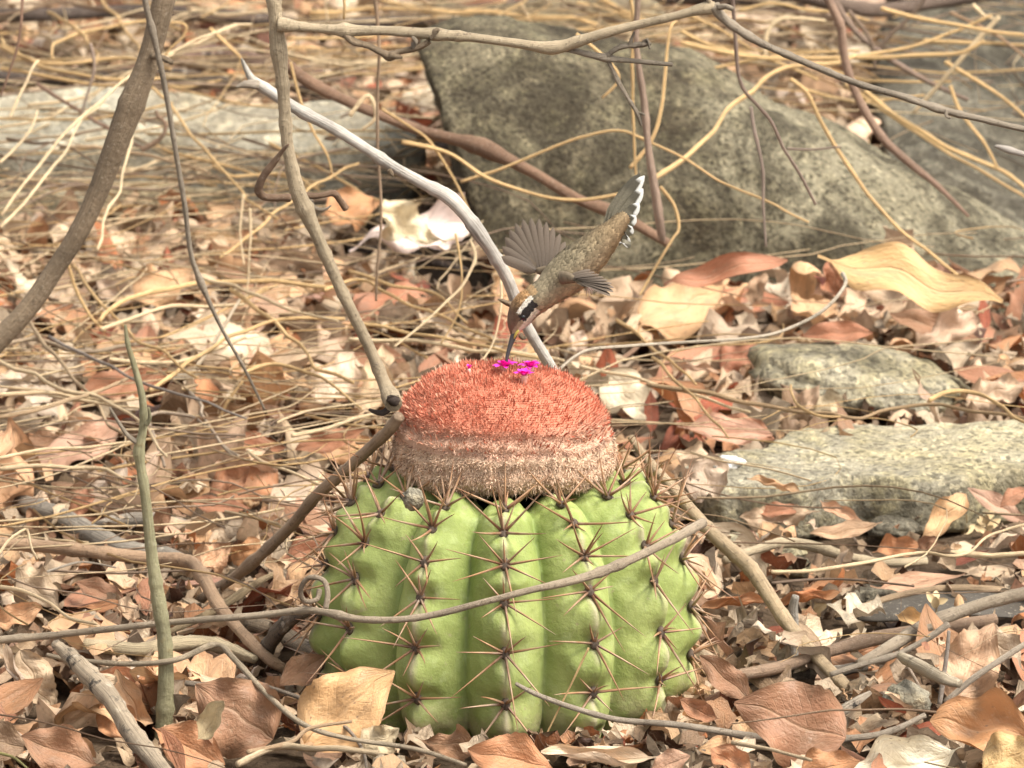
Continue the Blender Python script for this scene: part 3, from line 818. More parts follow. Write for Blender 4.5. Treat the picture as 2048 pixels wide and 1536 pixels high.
def bird_colour(P, t, a):
    """t 0 (bill) .. 1 (tail root); a: angle, cos a = +1 back, -1 belly"""
    d = math.cos(a)
    q = P - CAM; z = q @ VIEW
    px = 1024 + FPX * q[0] / z; py = 768 - FPX * (q @ UP) / z
    olive = np.array([0.25, 0.205, 0.125]); grey = np.array([0.245, 0.205, 0.15]); buff = np.array([0.40, 0.285, 0.175]); cinn = np.array([0.35, 0.235, 0.125])
    crown = np.array([0.10, 0.062, 0.040]); white = np.array([0.72, 0.66, 0.56]); black = np.array([0.03, 0.025, 0.022])
    nn = mnoise.noise((P[0] * 700, P[1] * 700, P[2] * 700))
    f = 1 / (1 + math.exp(-(d + 0.25) * 5))
    c = (buff * 0.92) * (1 - f) + (olive * (0.6 + 0.4 * t) + grey * (0.4 - 0.4 * t)) * f
    if t > 0.62: 
        g = min(1, (t - 0.62) / 0.2); c = c * (1 - 0.55 * g) + cinn * 0.55 * g
    c = c * (1 + 0.28 * nn)
    if t < 0.40:                              # head pattern measured along and across the head
        h = t / 0.40
        if d > 0.35: 
            nape = min(1, max(0, (h - 0.55) / 0.3))
            c = crown * (1 - nape) + np.array([0.46, 0.27, 0.12]) * nape
            if h > 0.9: c = c * 0.5 + olive * 0.5
            c = c * (1 + 0.35 * nn)
        if math.sin(a) > 0:
            dx, dy = px - EYE_PX[0], py - EYE_PX[1]
            along = (dx * 0.62 - dy * 0.78); acr = (-dx * 0.78 - dy * 0.62)   # along: towards nape; acr: towards crown
            if -4 < along < 40 and 8 < acr - along * 0.02 < 17: c = white * (1 + 0.1 * nn)
            elif -9 < along < 34 and -9 + 0.05 * along < acr <= 8: c = black * 1.3
            elif -30 < along < 26 and -18 < acr <= -8: c = np.array([0.62, 0.52, 0.40])
            elif along < -6 and acr > 0: c = crown * 1.4
    return np.clip(c, 0.01, 0.9)
V, CO = [], []
for i in range(nb):
    t = i / (nb - 1)
    for j in range(nA):
        a = 2 * math.pi * j / nA
        rad = rc[i] * (1 + 0.03 * math.cos(a))
        p = Cc[i] + dors[i] * math.cos(a) * rad + sidev[i] * math.sin(a) * rad * 0.96
        V.append(p); CO.append(bird_colour(p, t, a))
i, j = np.meshgrid(np.arange(nA), np.arange(nb - 1)); i = i.ravel(); j = j.ravel()
F = np.stack([j * nA + i, j * nA + (i + 1) % nA, (j + 1) * nA + (i + 1) % nA, (j + 1) * nA + i], 1)
k_ = NB('plumage'); M_PLUM = k_.base(k_.n('ShaderNodeAttribute', attribute_name='Col').outputs['Color'], 0.7, 0.25)
V = np.array(V); CO = np.array(CO)
blink('body', V, F, M_PLUM, cols={'Col': CO})
# small body feathers overlapping towards the tail
pv, pf, pc = [], [], []
for q in range(5200):
    i = random.randint(6, nb - 3); a = random.uniform(-0.4, math.pi + 0.4) if random.random() < 0.75 else random.uniform(0, 6.283)
    t = i / (nb - 1)
    nrm = dors[i] * math.cos(a) + sidev[i] * math.sin(a)
    p = Cc[i] + nrm * rc[i] * 1.0
    c = bird_colour(p, t, a)
    ln = (0.0013 if t < 0.36 else 0.0027) * random.uniform(0.8, 1.4); wd = ln * 0.36
    d = Tb[i] + nrm * random.uniform(0.12, 0.42); d /= np.linalg.norm(d)
    s_ = np.cross(nrm, d); s_ /= np.linalg.norm(s_)
    b = len(pv)
    pv += [p - nrm * 0.0002, p + d * ln * 0.55 + s_ * wd, p + d * ln, p + d * ln * 0.55 - s_ * wd]
    back = math.cos(a) > 0.0 and t > 0.36
    m = random.uniform(0.78, 1.2)
    pc += [c * m * (0.62 if back else 0.85), c * m * (0.85 if back else 0.95), c * m * (1.4 if back else 1.1), c * m * (0.85 if back else 0.95)]
    pf.append((b, b + 1, b + 2, b + 3))
tag(blink('plumage', pv, np.array(pf), M_PLUM, cols={'Col': np.clip(np.array(pc), 0.008, 0.9)}), kind='stuff')
# bill
k_ = NB('bill'); M_BILL = k_.base((0.045, 0.040, 0.038), 0.4, 0.4)
Vb, Fb, Ub = tube(np.array([bp(1034, 652), bp(1027, 672), bp(1020, 692), bp(1014.5, 713), bp(1011, 737)]), np.array([8.5, 6.6, 4.6, 3.6, 2.2]) * S, seg=12, sub=5)
bill = blink('bill', Vb, Fb, M_BILL)
k_ = NB('bill_gape'); M_GAPE = k_.base((0.45, 0.36, 0.08), 0.5, 0.3)
Vb, Fb, Ub = tube(np.array([bp(1037, 661, -0.0024), bp(1032, 668, -0.0020), bp(1028, 677, -0.0012)]), np.array([2.6, 2.8, 1.2]) * S, seg=8, sub=4)
blink('lower_mandible', Vb, Fb, M_GAPE, bill)
# eyes
k_ = NB('eye'); M_EYE = k_.base((0.008, 0.007, 0.007), 0.06, 0.6)
def ball(c, r, nu=20, nv=12):
    V, F = [], []
    for j in range(nv + 1):
        for i in range(nu):
            ph, th = math.pi * j / nv, 2 * math.pi * i / nu
            V.append((c[0] + r * math.sin(ph) * math.cos(th), c[1] + r * math.sin(ph) * math.sin(th), c[2] + r * math.cos(ph)))
    for j in range(nv):
        for i in range(nu):
            a, b = j * nu + i, j * nu + (i + 1) % nu
            F.append([a, a + nu, b + nu, b])
    return V, F
for sg in (-1, 1):
    e = bp(EYE_PX[0], EYE_PX[1], sg * 20.5 * S)
    V, F = ball(e, 6.3 * S); blink('eye', V, F, M_EYE)
# feathers for wings and tail
k_ = NB('flight_feather')
uvn = k_.n('ShaderNodeUVMap').outputs[0]
ca = k_.n('ShaderNodeAttribute', attribute_name='Col').outputs['Color']
wv = k_.noise(k_.mapping(uvn, (60, 6, 1)), 1.0, 3, 0.6)
M_FEATH = k_.base(k_.mix(1.0, ca, k_.ramp(wv, [(0.3, 0.7), (0.7, 1.25)]), 'MULTIPLY'), 0.6, 0.3)
def feather(name, root, mid, tip, width, face, cfun, parent, asym=0.35):
    """vane along a curved shaft; face: rough normal; real thickness from a raised shaft"""
    n, m = 15, 7
    ts = np.linspace(0, 1, n)
    P = np.array([(1 - t) ** 2 * root + 2 * t * (1 - t) * mid + t * t * tip for t in ts])
    T = np.gradient(P, axis=0); T /= np.linalg.norm(T, axis=1, keepdims=True)
    V, C, U = [], [], []
    for i, t in enumerate(ts):
        s_ = np.cross(face, T[i]); s_ /= np.linalg.norm(s_)
        nn = np.cross(T[i], s_)
        wd = width * (0.25 + 0.75 * min(1, t * 3.2)) * (1 - max(0, (t - 0.72) / 0.28) ** 2.2 * 0.92)
        for j in range(m):
            v = j / (m - 1) * 2 - 1
            sh = v * (1 - asym) if v < 0 else v
            p = P[i] + s_ * sh * wd + nn * (0.10 * wd * (1 - abs(v)) - 0.10 * wd * v * v)
            if abs(v) == 1: p = p + T[i] * random.uniform(-0.02, 0.02) * wd * 4
            V.append(p); C.append(cfun(t, v)); U.append((t, v * 0.5 + 0.5))
    F = [[i * m + j, i * m + j + 1, (i + 1) * m + j + 1, (i + 1) * m + j] for i in range(n - 1) for j in range(m - 1)]
    Vs, Fs, Us = tube(P[::2] , np.linspace(0.00022, 0.00007, len(P[::2])), seg=5, sub=2)
    b = len(V)
    F += [[x + b for x in f] for f in Fs]
    V = np.concatenate([np.array(V), Vs]); U = np.concatenate([np.array(U), Us * 0])
    C = np.concatenate([np.array(C), np.tile([[0.05, 0.04, 0.03]], (len(Vs), 1))])
    return blink(name, V, F, M_FEATH, parent, {'Col': C}, U)
wingc = lambda t, v: np.array([0.135, 0.102, 0.074]) * (0.75 + 0.35 * t) * (0.8 if v < -0.3 else 1.05)
def wing(shoulder, wrist, tips, face, width, label):
    P = np.array([shoulder, (shoulder + wrist) / 2 + UP * 0.0006, wrist])
    V, F, U = tube(P, [0.0034, 0.0030, 0.0016], seg=12, sub=5, flat=0.6)
    C = np.array([np.array([0.15, 0.115, 0.075]) * random.uniform(0.7, 1.25) for _ in V])
    w_ = blink('wing', V, F, M_PLUM, bird, {'Col': C})
    w_['label'] = label
    n = len(tips)
    for i, tp in enumerate(tips):
        f = i / (n - 1)
        root = wrist * (1 - max(0, f - 0.35) / 0.65 * 0.85) + shoulder * (max(0, f - 0.35) / 0.65 * 0.85)
        mid = root * 0.5 + tp * 0.5 + (UP * 0.0 + face * 0.0015)
        feather('flight_feather', root, mid, tp, width, face, wingc, w_)
        if i % 2 == 0 and f < 0.95:
            feather('covert_feather', root, root * 0.75 + tp * 0.25, root * 0.58 + tp * 0.42, width * 1.1, face, lambda t, v: wingc(t, v) * np.array([0.95, 0.9, 0.75]), w_)
    return w_
far_tips = [bp(x, y, d) for x, y, d in [(1003, 512, 0.016), (1004, 492, 0.019), (1010, 473, 0.022), (1019, 457, 0.025), (1031, 444, 0.027), (1046, 436, 0.028), (1062, 433, 0.028), (1078, 435, 0.027), (1093, 442, 0.025), (1107, 453, 0.022), (1120, 466, 0.019), (1131, 482, 0.016), (1139, 497, 0.013)]]
wing(bp(1116, 548, 0.009), bp(1074, 541, 0.013), far_tips, -VIEW * 0.8 + UP * 0.2 - np.array([0.5, 0, 0]), 0.0031, 'far wing raised and fanned over the back')
near_tips = [bp(x, y, d) for x, y, d in [(1218, 594, -0.044), (1224, 586, -0.043), (1225, 578, -0.041), (1221, 570, -0.038), (1214, 563, -0.034), (1206, 557, -0.030), (1197, 551, -0.026), (1189, 546, -0.021), (1181, 541, -0.016)]]
wing(bp(1122, 556, -0.0085), bp(1150, 561, -0.0150), near_tips, np.array([0.1, 0, 0]) + UP * 0.75 - VIEW * 0.45, 0.0027, 'near wing swept back beside the belly')
# tail: graduated feathers, the outer ones white-tipped
WSIDE = -1
def tailc(white, tipdark):
    def f(t, v):
        c = np.array([0.115, 0.10, 0.068]) * (1.15 - 0.3 * t)
        if t > 0.66: c = c * 0.55 if tipdark else c
        if white and (t > 0.86 or (v * WSIDE > 0.15 and t > 0.70)): c = np.array([0.58, 0.57, 0.53])
        return c
    return f
root0 = bp(1226, 462, 0.008)
tails = [((1249, 490), 1, 0.001), ((1257, 473), 1, 0.002), ((1265, 453), 1, 0.0035), ((1272, 430), 1, 0.005), ((1279, 405), 1, 0.0065), ((1287, 376), 1, 0.008), ((1290, 350), 1, 0.010), ((1281, 346), 0, 0.011), ((1271, 358), 0, 0.013)]
for q, ((x, y), wh, d) in enumerate(tails):
    rt = root0 + (np.array([1.0, 0, 0]) * (4 - q) * 0.0011 + UP * (-(5 - q)) * 0.0009 + VIEW * (q * 0.0006))
    tp = bp(x, y, 0.006 + d * 0.7)
    mid = (rt + tp) / 2 + (np.array([0.0016, 0, 0]) if q < 6 else np.array([-0.0004, 0, 0]))
    feather('tail_feather', rt, mid, tp, 0.0036, -VIEW + np.array([0.45, 0, 0]) - UP * 0.1, tailc(wh, True), bird, 0.15)
# feet tucked under the belly
k_ = NB('foot_skin'); M_FOOT = k_.base((0.30, 0.20, 0.16), 0.6, 0.3)
for fx, fy, d in ((1174, 566, -0.003), (1192, 560, 0.004)):
    parts = [tube(np.array([bp(fx - 8, fy - 14, d), bp(fx - 1, fy, d), bp(fx + 2, fy + 9, d)]), np.array([3.0, 1.9, 1.7]) * S, seg=6, sub=3)]
    for ex, ey, ed in ((10, 14, -0.0006), (3, 20, 0), (-4, 17, 0.0006), (13, 8, 0.0012)):
        parts.append(tube(np.array([bp(fx + 2, fy + 8, d), bp(fx + 2 + ex * 0.55, fy + 8 + ey * 0.5, d + ed * 0.5), bp(fx + 2 + ex * 0.85, fy + 8 + ey, d + ed)]), np.array([1.4, 1.2, 0.5]) * S, seg=5, sub=3))
    V, F, U = merge(parts)
    blink('foot', V, F, M_FOOT)

# ------------------------------------------------------------------ woody plants and dead branches
GREYB = (0.285, 0.21, 0.135); TANB = (0.50, 0.395, 0.26); PALEW = (0.58, 0.53, 0.46); BROWNB = (0.26, 0.165, 0.105); GREYT = (0.36, 0.295, 0.22)
DARKB = (0.085, 0.062, 0.048); STRAW = (0.71, 0.475, 0.225); PSTRAW = (0.80, 0.61, 0.37); GREENB = (0.34, 0.31, 0.18); REDB = (0.33, 0.20, 0.135)

# thick grey-brown trunk
tr = empty('leaning_shrub', tuple(at_y(-300, 1170, 0.25)))
tag(tr, 'thick grey-brown mottled trunk leaning over the litter', 'trunk')
o3 = np.array(at_y(-300, 1170, 0.25))
def local_tube(name, VFU, mat, color, parent, origin):
    V, F, U = VFU
    return link(name, mesh_data(name, V - origin, F, U), mat, parent, color)
local_tube('stem', px_tube([(470, -1000), (410, -500), (360, -170), (330, -20), (298, 110), (262, 205), (215, 330), (176, 430), (138, 505), (92, 575), (42, 635), (-14, 690), (-110, 790), (-220, 950), (-300, 1180)], 'y', 0.25, 0.25,
           [36, 42, 47, 49, 51, 62, 53, 48, 46, 47, 49, 53, 58, 66, 76], 0, nodes=0.06, kink=0.05, seg=28, sub=8, bumpy=0.035, seed=3, knots=[(0.42, 0.10, 0.02)]), M_BARK, GREYB, tr, o3)
local_tube('twig_stub', px_tube([(305, 112), (325, 116), (345, 126)], 'y', 0.245, 0.235, 16, 12, seg=8, sub=3, bumpy=0.1, seed=8), M_BARK, GREYB, tr, o3)

# knotted shrub: stem, long branch over the top, side twigs
kb = empty('shrub', tuple(at_h(360, 1232, 0.0)))
tag(kb, 'bare knotted shrub with zigzag stem and long branch reaching over the boulder', 'shrub')
ko = np.array(at_h(360, 1232, 0.0))
stem_px = [(360, 1232), (420, 1185), (480, 1145), (560, 1075), (640, 985), (715, 920), (770, 868), (797, 832)]
local_tube('lower_stem', px_tube(stem_px, 'y', [0.19, 0.165, 0.14, 0.105, 0.06, 0.02, -0.012, -0.022], None, [23, 24, 26, 27, 28, 28, 29, 28], 0, seg=14, sub=8, bumpy=0.06, seed=1, knots=[(0.28, 0.25, 0.006)]), M_BARK, (0.42, 0.30, 0.20), kb, ko)
up_px = [(788, 803), (782, 792), (768, 764), (735, 690), (690, 600), (650, 510), (614, 430), (595, 385), (583, 320), (572, 240), (562, 160), (553, 80), (548, 0), (545, -120), (530, -420)]
local_tube('upper_stem', px_tube(up_px, 'y', [-0.044, -0.037, -0.031, -0.031, -0.032, -0.033, -0.034, -0.035, -0.036, -0.037, -0.038, -0.040, -0.042, -0.043, -0.045], None, [42, 42, 31, 27, 28, 29, 32, 38, 30, 29, 30, 32, 33, 32, 27], 0, seg=18, sub=8, bumpy=0.045, seed=2, knots=[(0.34, 0.18, 0.007), (0.60, 0.35, 0.008)], hollow=True), M_BARK, TANB, kb, ko)
local_tube('broken_end', px_tube([(788.5, 804), (788, 803), (786, 800)], 'y', -0.0452, -0.0425, [15, 27, 31], 0, seg=14, sub=5, bumpy=0.22, seed=4, nodes=0, kink=0), M_ROT, (0.07, 0.05, 0.038), kb, ko)
local_tube('broken_end', px_tube([(783, 812), (765, 826), (748, 824), (738, 820)], 'y', -0.030, -0.034, 18, 6, seg=8, sub=4, bumpy=0.2, seed=5), M_ROT, (0.10, 0.075, 0.06), kb, ko)
br_px = [(556, 48), (600, 53), (660, 58), (700, 60), (780, 62), (865, 70), (950, 78), (1040, 88), (1105, 96), (1160, 82), (1240, 58), (1330, 36), (1400, 18), (1430, 14)]
local_tube('branch', px_tube(br_px, 'y', -0.045, -0.06, [30, 22, 24, 26, 23, 27, 22, 22, 27, 26, 22, 20, 22, 24], 0, seg=14, sub=8, bumpy=0.04, seed=6, knots=[(0.02, 0.35, 0.006), (0.155, 0.25, 0.005), (0.36, 0.25, 0.004), (0.62, 0.22, 0.006), (0.98, 0.45, 0.006)]), M_BARK, TANB, kb, ko)
local_tube('branch', px_tube([(1428, 10), (1440, 28), (1468, 52), (1520, 85), (1580, 112), (1650, 142), (1720, 168), (1800, 190), (1890, 222), (1960, 238), (2048, 258), (2160, 275)], 'y', -0.06, -0.05, [30, 24, 20, 17, 17, 17, 16, 16, 17, 15, 14, 13], 0, seg=12, sub=7, bumpy=0.05, seed=7, knots=[(0.12, 0.3, 0.004), (0.63, 0.35, 0.003)]), M_BARK, GREYT, kb, ko)
local_tube('twig', px_tube([(1422, 12), (1415, -20), (1425, -60)], 'y', -0.06, -0.06, 14, 10, seg=8, sub=4, bumpy=0.1, seed=9), M_BARK, TANB, kb, ko)
local_tube('twig', px_tube([(1436, 14), (1452, 12), (1466, 17)], 'y', -0.062, -0.065, 14, 12, seg=8, sub=4, bumpy=0.2, seed=10), M_BARK, GREYT, kb, ko)
local_tube('twig', px_tube([(688, 68), (706, 84), (735, 92), (765, 106), (780, 112), (800, 103), (835, 95), (858, 82)], 'y', -0.05, -0.052, [20, 17, 16, 15, 19, 13, 15, 14], 0, seg=10, sub=6, bumpy=0.12, seed=11, knots=[(0.55, 0.35, 0.003)]), M_BARK, GREYB, kb, ko)
local_tube('twig', px_tube([(778, 110), (795, 114), (804, 116)], 'y', -0.053, -0.054, 15, 5, seg=8, sub=4, bumpy=0.25, seed=12), M_BARK, GREYB, kb, ko)
local_tube('bud', px_tube([(828, 92), (832, 82), (824, 74)], 'y', -0.052, -0.055, 15, 5, seg=8, sub=4, bumpy=0.3, seed=13), M_BARK, GREYT, kb, ko)
local_tube('bud', px_tube([(862, 74), (870, 62), (878, 60)], 'y', -0.053, -0.055, 16, 8, seg=8, sub=4, bumpy=0.3, seed=13), M_BARK, GREYB, kb, ko)
local_tube('twig', px_tube([(1108, 95), (1150, 104), (1210, 116), (1270, 122), (1345, 129)], 'y', -0.053, -0.052, [15, 14, 16, 12, 10], 0, seg=10, sub=5, bumpy=0.06, seed=14, knots=[(0.43, 0.4, 0.003)]), M_BARK, GREYT, kb, ko)
local_tube('twig', px_tube([(1213, 114), (1225, 104), (1240, 96), (1262, 93), (1284, 90), (1302, 88)], 'y', -0.053, -0.056, [14, 12, 15, 13, 16, 6], 0, seg=10, sub=5, bumpy=0.28, seed=15), M_BARK, GREYT, kb, ko)
local_tube('bud', px_tube([(1258, 92), (1262, 78), (1268, 64)], 'y', -0.055, -0.056, 11, 4, seg=8, sub=4, bumpy=0.35, seed=16), M_BARK, GREYT, kb, ko)
local_tube('bud', px_tube([(1285, 90), (1295, 80), (1300, 98)], 'y', -0.055, -0.057, 10, 5, seg=8, sub=4, bumpy=0.35, seed=17), M_BARK, GREYT, kb, ko)
local_tube('twig', px_tube([(1214, 118), (1228, 148), (1236, 165), (1255, 198), (1272, 226), (1281, 252)], 'y', -0.052, -0.05, [12, 9, 12, 8, 10, 6], 0, seg=8, sub=5, bumpy=0.15, seed=18), M_BARK, GREYT, kb, ko)
local_tube('bud', px_tube([(1270, 226), (1282, 226), (1289, 232)], 'y', -0.05, -0.051, 7, 3, seg=6, sub=4, bumpy=0.3, seed=19), M_BARK, GREYT, kb, ko)
local_tube('twig', px_tube([(580, 396), (555, 396), (528, 394), (517, 378), (528, 350), (550, 322), (566, 300), (578, 288)], 'y', -0.045, -0.06, [22, 18, 20, 21, 18, 16, 9, 4], 0, seg=10, sub=6, bumpy=0.10, seed=20), M_BARK, BROWNB, kb, ko)
local_tube('twig', px_tube([(610, 392), (640, 392), (668, 387), (680, 400), (692, 416)], 'y', -0.03, -0.02, [17, 13, 15, 16, 18], 0, seg=10, sub=6, bumpy=0.12, seed=21), M_BARK, BROWNB, kb, ko)
local_tube('twig', px_tube([(618, 400), (628, 416), (648, 420), (662, 412)], 'y', -0.03, -0.025, 12, 4, seg=8, sub=4, bumpy=0.35, seed=22), M_BARK, GREYT, kb, ko)
local_tube('bud', px_tube([(1893, 220), (1893, 232), (1902, 236)], 'y', -0.056, -0.058, 9, 7, seg=8, sub=4, bumpy=0.3, seed=23), M_BARK, GREYT, kb, ko)

# bleached branch behind the bird
wb = empty('dead_branch', tuple(at_y(1270, 1300, 0.17)))
tag(wb, 'bleached white dead branch with forked tip arching down behind the cactus', 'branch')
wo = np.array(at_y(1270, 1300, 0.17))
local_tube('stem', px_tube([(505, 160), (540, 182), (600, 222), (660, 252), (720, 288), (790, 335), (850, 368), (900, 395), (945, 445), (985, 505), (1015, 560), (1040, 620), (1068, 675), (1103, 735), (1160, 860), (1220, 1050), (1270, 1310)], 'y',
           [0.04, 0.04, 0.042, 0.045, 0.047, 0.05, 0.052, 0.055, 0.058, 0.062, 0.066, 0.07, 0.076, 0.085, 0.11, 0.14, 0.17], None, [26, 28, 27, 27, 26, 26, 27, 34, 31, 31, 29, 28, 28, 28, 30, 32, 36], 0, seg=16, sub=8, bumpy=0.06, seed=30, knots=[(0.18, 0.14, 0.004), (0.33, 0.2, 0.006)]), M_WOOD, PALEW, wb, wo)
local_tube('fork', px_tube([(512, 168), (498, 148), (488, 128), (484, 116)], 'y', 0.038, 0.034, [22, 15, 9, 3], 0, seg=8, sub=5, bumpy=0.15, seed=31), M_WOOD, PALEW, wb, wo)
local_tube('fork', px_tube([(516, 170), (498, 168), (482, 171), (470, 175)], 'y', 0.036, 0.032, [24, 20, 12, 4], 0, seg=8, sub=5, bumpy=0.2, seed=32), M_WOOD, (0.42, 0.35, 0.27), wb, wo)
local_tube('knot', px_tube([(778, 340), (782, 348), (786, 352)], 'y', 0.043, 0.042, 14, 6, seg=8, sub=3, bumpy=0.2, seed=33), M_WOOD, GREYB, wb, wo)
local_tube('knot', px_tube([(1026, 612), (1008, 604), (996, 598)], 'y', 0.062, 0.058, 16, 3, seg=8, sub=3, bumpy=0.3, seed=34), M_WOOD, GREYB, wb, wo)
local_tube('knot', px_tube([(1040, 668), (1046, 676), (1052, 674)], 'y', 0.066, 0.066, 12, 7, seg=8, sub=3, bumpy=0.3, seed=35), M_WOOD, GREYB, wb, wo)

CLEAR = []
def single(name, label, cat, path, mode, a, b, d0, d1, mat, color, group=None, **kw):
    if 'fallen' in name or cat == 'twig': CLEAR.append((path, max(d0) if isinstance(d0, list) else d0, pts_of(path, mode, a, b)[:, 1]))
    return tag(tube_obj(name, px_tube(path, mode, a, b, d0, d1, **kw), mat, color), label, cat, group)

single('vine', 'smooth brown woody vine sagging across the front of the cactus', 'vine',
       [(1408, 1046), (1330, 1086), (1230, 1132), (1150, 1160), (1060, 1181), (960, 1206), (880, 1226), (800, 1238), (720, 1238), (650, 1226), (600, 1224), (480, 1236), (340, 1246), (220, 1258), (110, 1270), (0, 1282), (-120, 1300)], 'y',
       [-0.052, -0.085, -0.105, -0.118, -0.121, -0.121, -0.120, -0.118, -0.112, -0.104, -0.098, -0.085, -0.07, -0.06, -0.05, -0.045, -0.04], None,
       [24, 21, 22, 21, 16, 15, 16, 16, 17, 17, 18, 16, 15, 16, 17, 20, 22], 0, M_BARK, (0.43, 0.34, 0.24), seg=12, sub=8, bumpy=0.05, seed=40, knots=[(0.16, 0.4, 0.003), (0.185, 0.3, 0.003), (0.5, 0.35, 0.005)])
single('tendril', 'dry tendril coiled in a loop beside the cactus flank', 'tendril', [(652, 1216), (656, 1186), (647, 1160), (618, 1156), (602, 1180), (609, 1202), (634, 1200), (640, 1180)], 'y', -0.116, -0.098, 14, 10, M_BARK, (0.36, 0.28, 0.20), seg=8, sub=7, bumpy=0.05, seed=41)
gs = empty('sapling', tuple(at_y(325, 1470, -0.075)))
tag(gs, 'slim upright green sapling stem rising from the litter', 'sapling')
go = np.array(at_y(325, 1470, -0.075))
local_tube('stem', px_tube([(325, 1480), (331, 1390), (330, 1290), (316, 1200), (305, 1130), (296, 1060), (286, 970), (278, 905), (287, 855), (286, 800), (270, 735), (256, 690), (250, 648)], 'y', -0.075, -0.085, [41, 39, 35, 31, 28, 26, 24, 23, 20, 18, 15, 11, 6], 0, seg=14, sub=8, bumpy=0.045, seed=50, knots=[(0.33, 0.15, 0.005), (0.7, 0.2, 0.004)]), M_GREEN, GREENB, gs, go)
local_tube('twig', px_tube([(274, 885), (255, 870), (236, 842), (220, 815)], 'y', -0.082, -0.085, [14, 10, 8, 4], 0, seg=8, sub=5, bumpy=0.08, seed=51), M_BARK, GREYT, gs, go)
local_tube('twig', px_tube([(292, 850), (300, 835), (297, 815)], 'y', -0.085, -0.087, [12, 9, 5], 0, seg=8, sub=5, bumpy=0.08, seed=52), M_GREEN, GREENB, gs, go)
hv = single('hanging_twig', 'thin grey twig hanging down in front of the thick trunk', 'twig', [(278, -160), (288, -20), (305, 60), (320, 128), (340, 230), (356, 330), (371, 420), (381, 505), (398, 556), (440, 650), (490, 742), (530, 818)], 'y', 0.20, 0.24, [15, 15, 14, 14, 13, 12, 12, 12, 13, 8, 7, 5], 0, M_BARK, GREYT, seg=8, sub=7, bumpy=0.06, seed=53, knots=[(0.21, 0.5, 0.004), (0.72, 0.6, 0.004)])
single('dead_branch', 'brown woody stem resting slantwise against the boulder behind the bird', 'branch', [(560, 118), (620, 165), (700, 205), (830, 256), (900, 275), (975, 296), (1060, 342), (1150, 396), (1230, 428), (1340, 490)], 'y', 0.80, 0.74, [28, 30, 26, 26, 28, 33, 25, 24, 27, 22], 0, M_BARK, (0.25, 0.15, 0.095), seg=12, sub=7, bumpy=0.07, seed=54, knots=[(0.52, 0.35, 0.008), (0.84, 0.25, 0.01)])
single('dead_branch', 'tan fallen branch leaning from the leaf pile up behind the cactus shoulder', 'branch', [(1262, 876), (1300, 930), (1350, 985), (1400, 1040), (1450, 1092), (1500, 1142), (1545, 1205), (1595, 1275), (1640, 1325), (1700, 1378)], 'y', [0.115, 0.11, 0.10, 0.09, 0.08, 0.065, 0.05, 0.035, 0.015, -0.005], None, [16, 23, 27, 32, 36, 37, 35, 33, 30, 30], 0, M_BARK, (0.50, 0.37, 0.23), seg=14, sub=8, bumpy=0.06, seed=55)

# ground wood
G_ = 'fallen sticks on the leaf litter'
single('fallen_branch', 'weathered dark grey branch half buried beside the sapling', 'branch', [(10, 985), (90, 1025), (170, 1065), (250, 1098), (330, 1110), (400, 1135)], 'h', 0.018, 0.014, [34, 46, 52, 52, 44, 30], 0, M_ROT, (0.26, 0.225, 0.18), G_, seg=14, sub=7, bumpy=0.12, seed=60)
single('fallen_branch', 'grey weathered root piece lying across behind the sapling', 'branch', [(190, 1050), (260, 1040), (330, 1045), (400, 1055)], 'h', 0.012, 0.012, [22, 34, 30, 20], 0, M_WOOD, (0.36, 0.31, 0.25), G_, seg=12, sub=6, bumpy=0.12, seed=61)
single('fallen_stick', 'smooth brown stick with an elbow bend beside the sapling', 'stick', [(-60, 1088), (60, 1092), (180, 1105), (290, 1118), (375, 1124), (400, 1150), (440, 1210), (490, 1270), (540, 1320), (590, 1350)], 'h', [0.045, 0.045, 0.044, 0.042, 0.044, 0.042, 0.036, 0.03, 0.022, 0.012], None, [30, 31, 31, 32, 34, 32, 30, 28, 27, 24], 0, M_BARK, (0.44, 0.29, 0.18), G_, seg=12, sub=7, bumpy=0.05, seed=62, knots=[(0.55, 0.2, 0.006)])
single('fallen_branch', 'crumbling blackened rotten stick slanting down to the bottom leaves', 'branch', [(110, 1290), (150, 1325), (195, 1370), (225, 1405), (262, 1460), (300, 1510), (350, 1570)], 'h', [0.050, 0.045, 0.04, 0.036, 0.03, 0.025, 0.02], None, [26, 42, 46, 48, 46, 44, 44], 0, M_ROT, (0.38, 0.30, 0.21), G_, seg=14, sub=7, bumpy=0.16, seed=63)
single('fallen_stick', 'pale peeled crooked stick lying before the elbow-bent one', 'stick', [(170, 1290), (230, 1296), (290, 1300), (350, 1290), (410, 1288), (460, 1300), (510, 1318)], 'h', 0.026, 0.022, [30, 34, 32, 38, 34, 30, 20], 0, M_WOOD, (0.55, 0.44, 0.28), G_, seg=12, sub=6, bumpy=0.14, seed=64)
single('fallen_branch', 'blackened upright stub between the coiled tendril and pale stick', 'branch', [(515, 1335), (540, 1290), (575, 1250), (610, 1225)], 'y', 0.03, -0.03, [26, 36, 34, 26], 0, M_ROT, (0.15, 0.11, 0.075), G_, seg=12, sub=6, bumpy=0.18, seed=65)
single('fallen_stick', 'split flat strip of tan wood behind the elbow-bent stick', 'stick', [(340, 1265), (420, 1225), (500, 1175), (558, 1142)], 'h', 0.024, 0.020, [14, 22, 22, 12], 0, M_WOOD, (0.36, 0.27, 0.16), G_, seg=8, sub=6, bumpy=0.08, seed=66, flat=0.5)
single('fallen_branch', 'dark log end lying behind the black stub by the cactus', 'branch', [(500, 1245), (560, 1262), (620, 1300), (660, 1330)], 'h', 0.016, 0.012, [36, 42, 38, 26], 0, M_ROT, (0.28, 0.21, 0.14), G_, seg=12, sub=6, bumpy=0.12, seed=67)
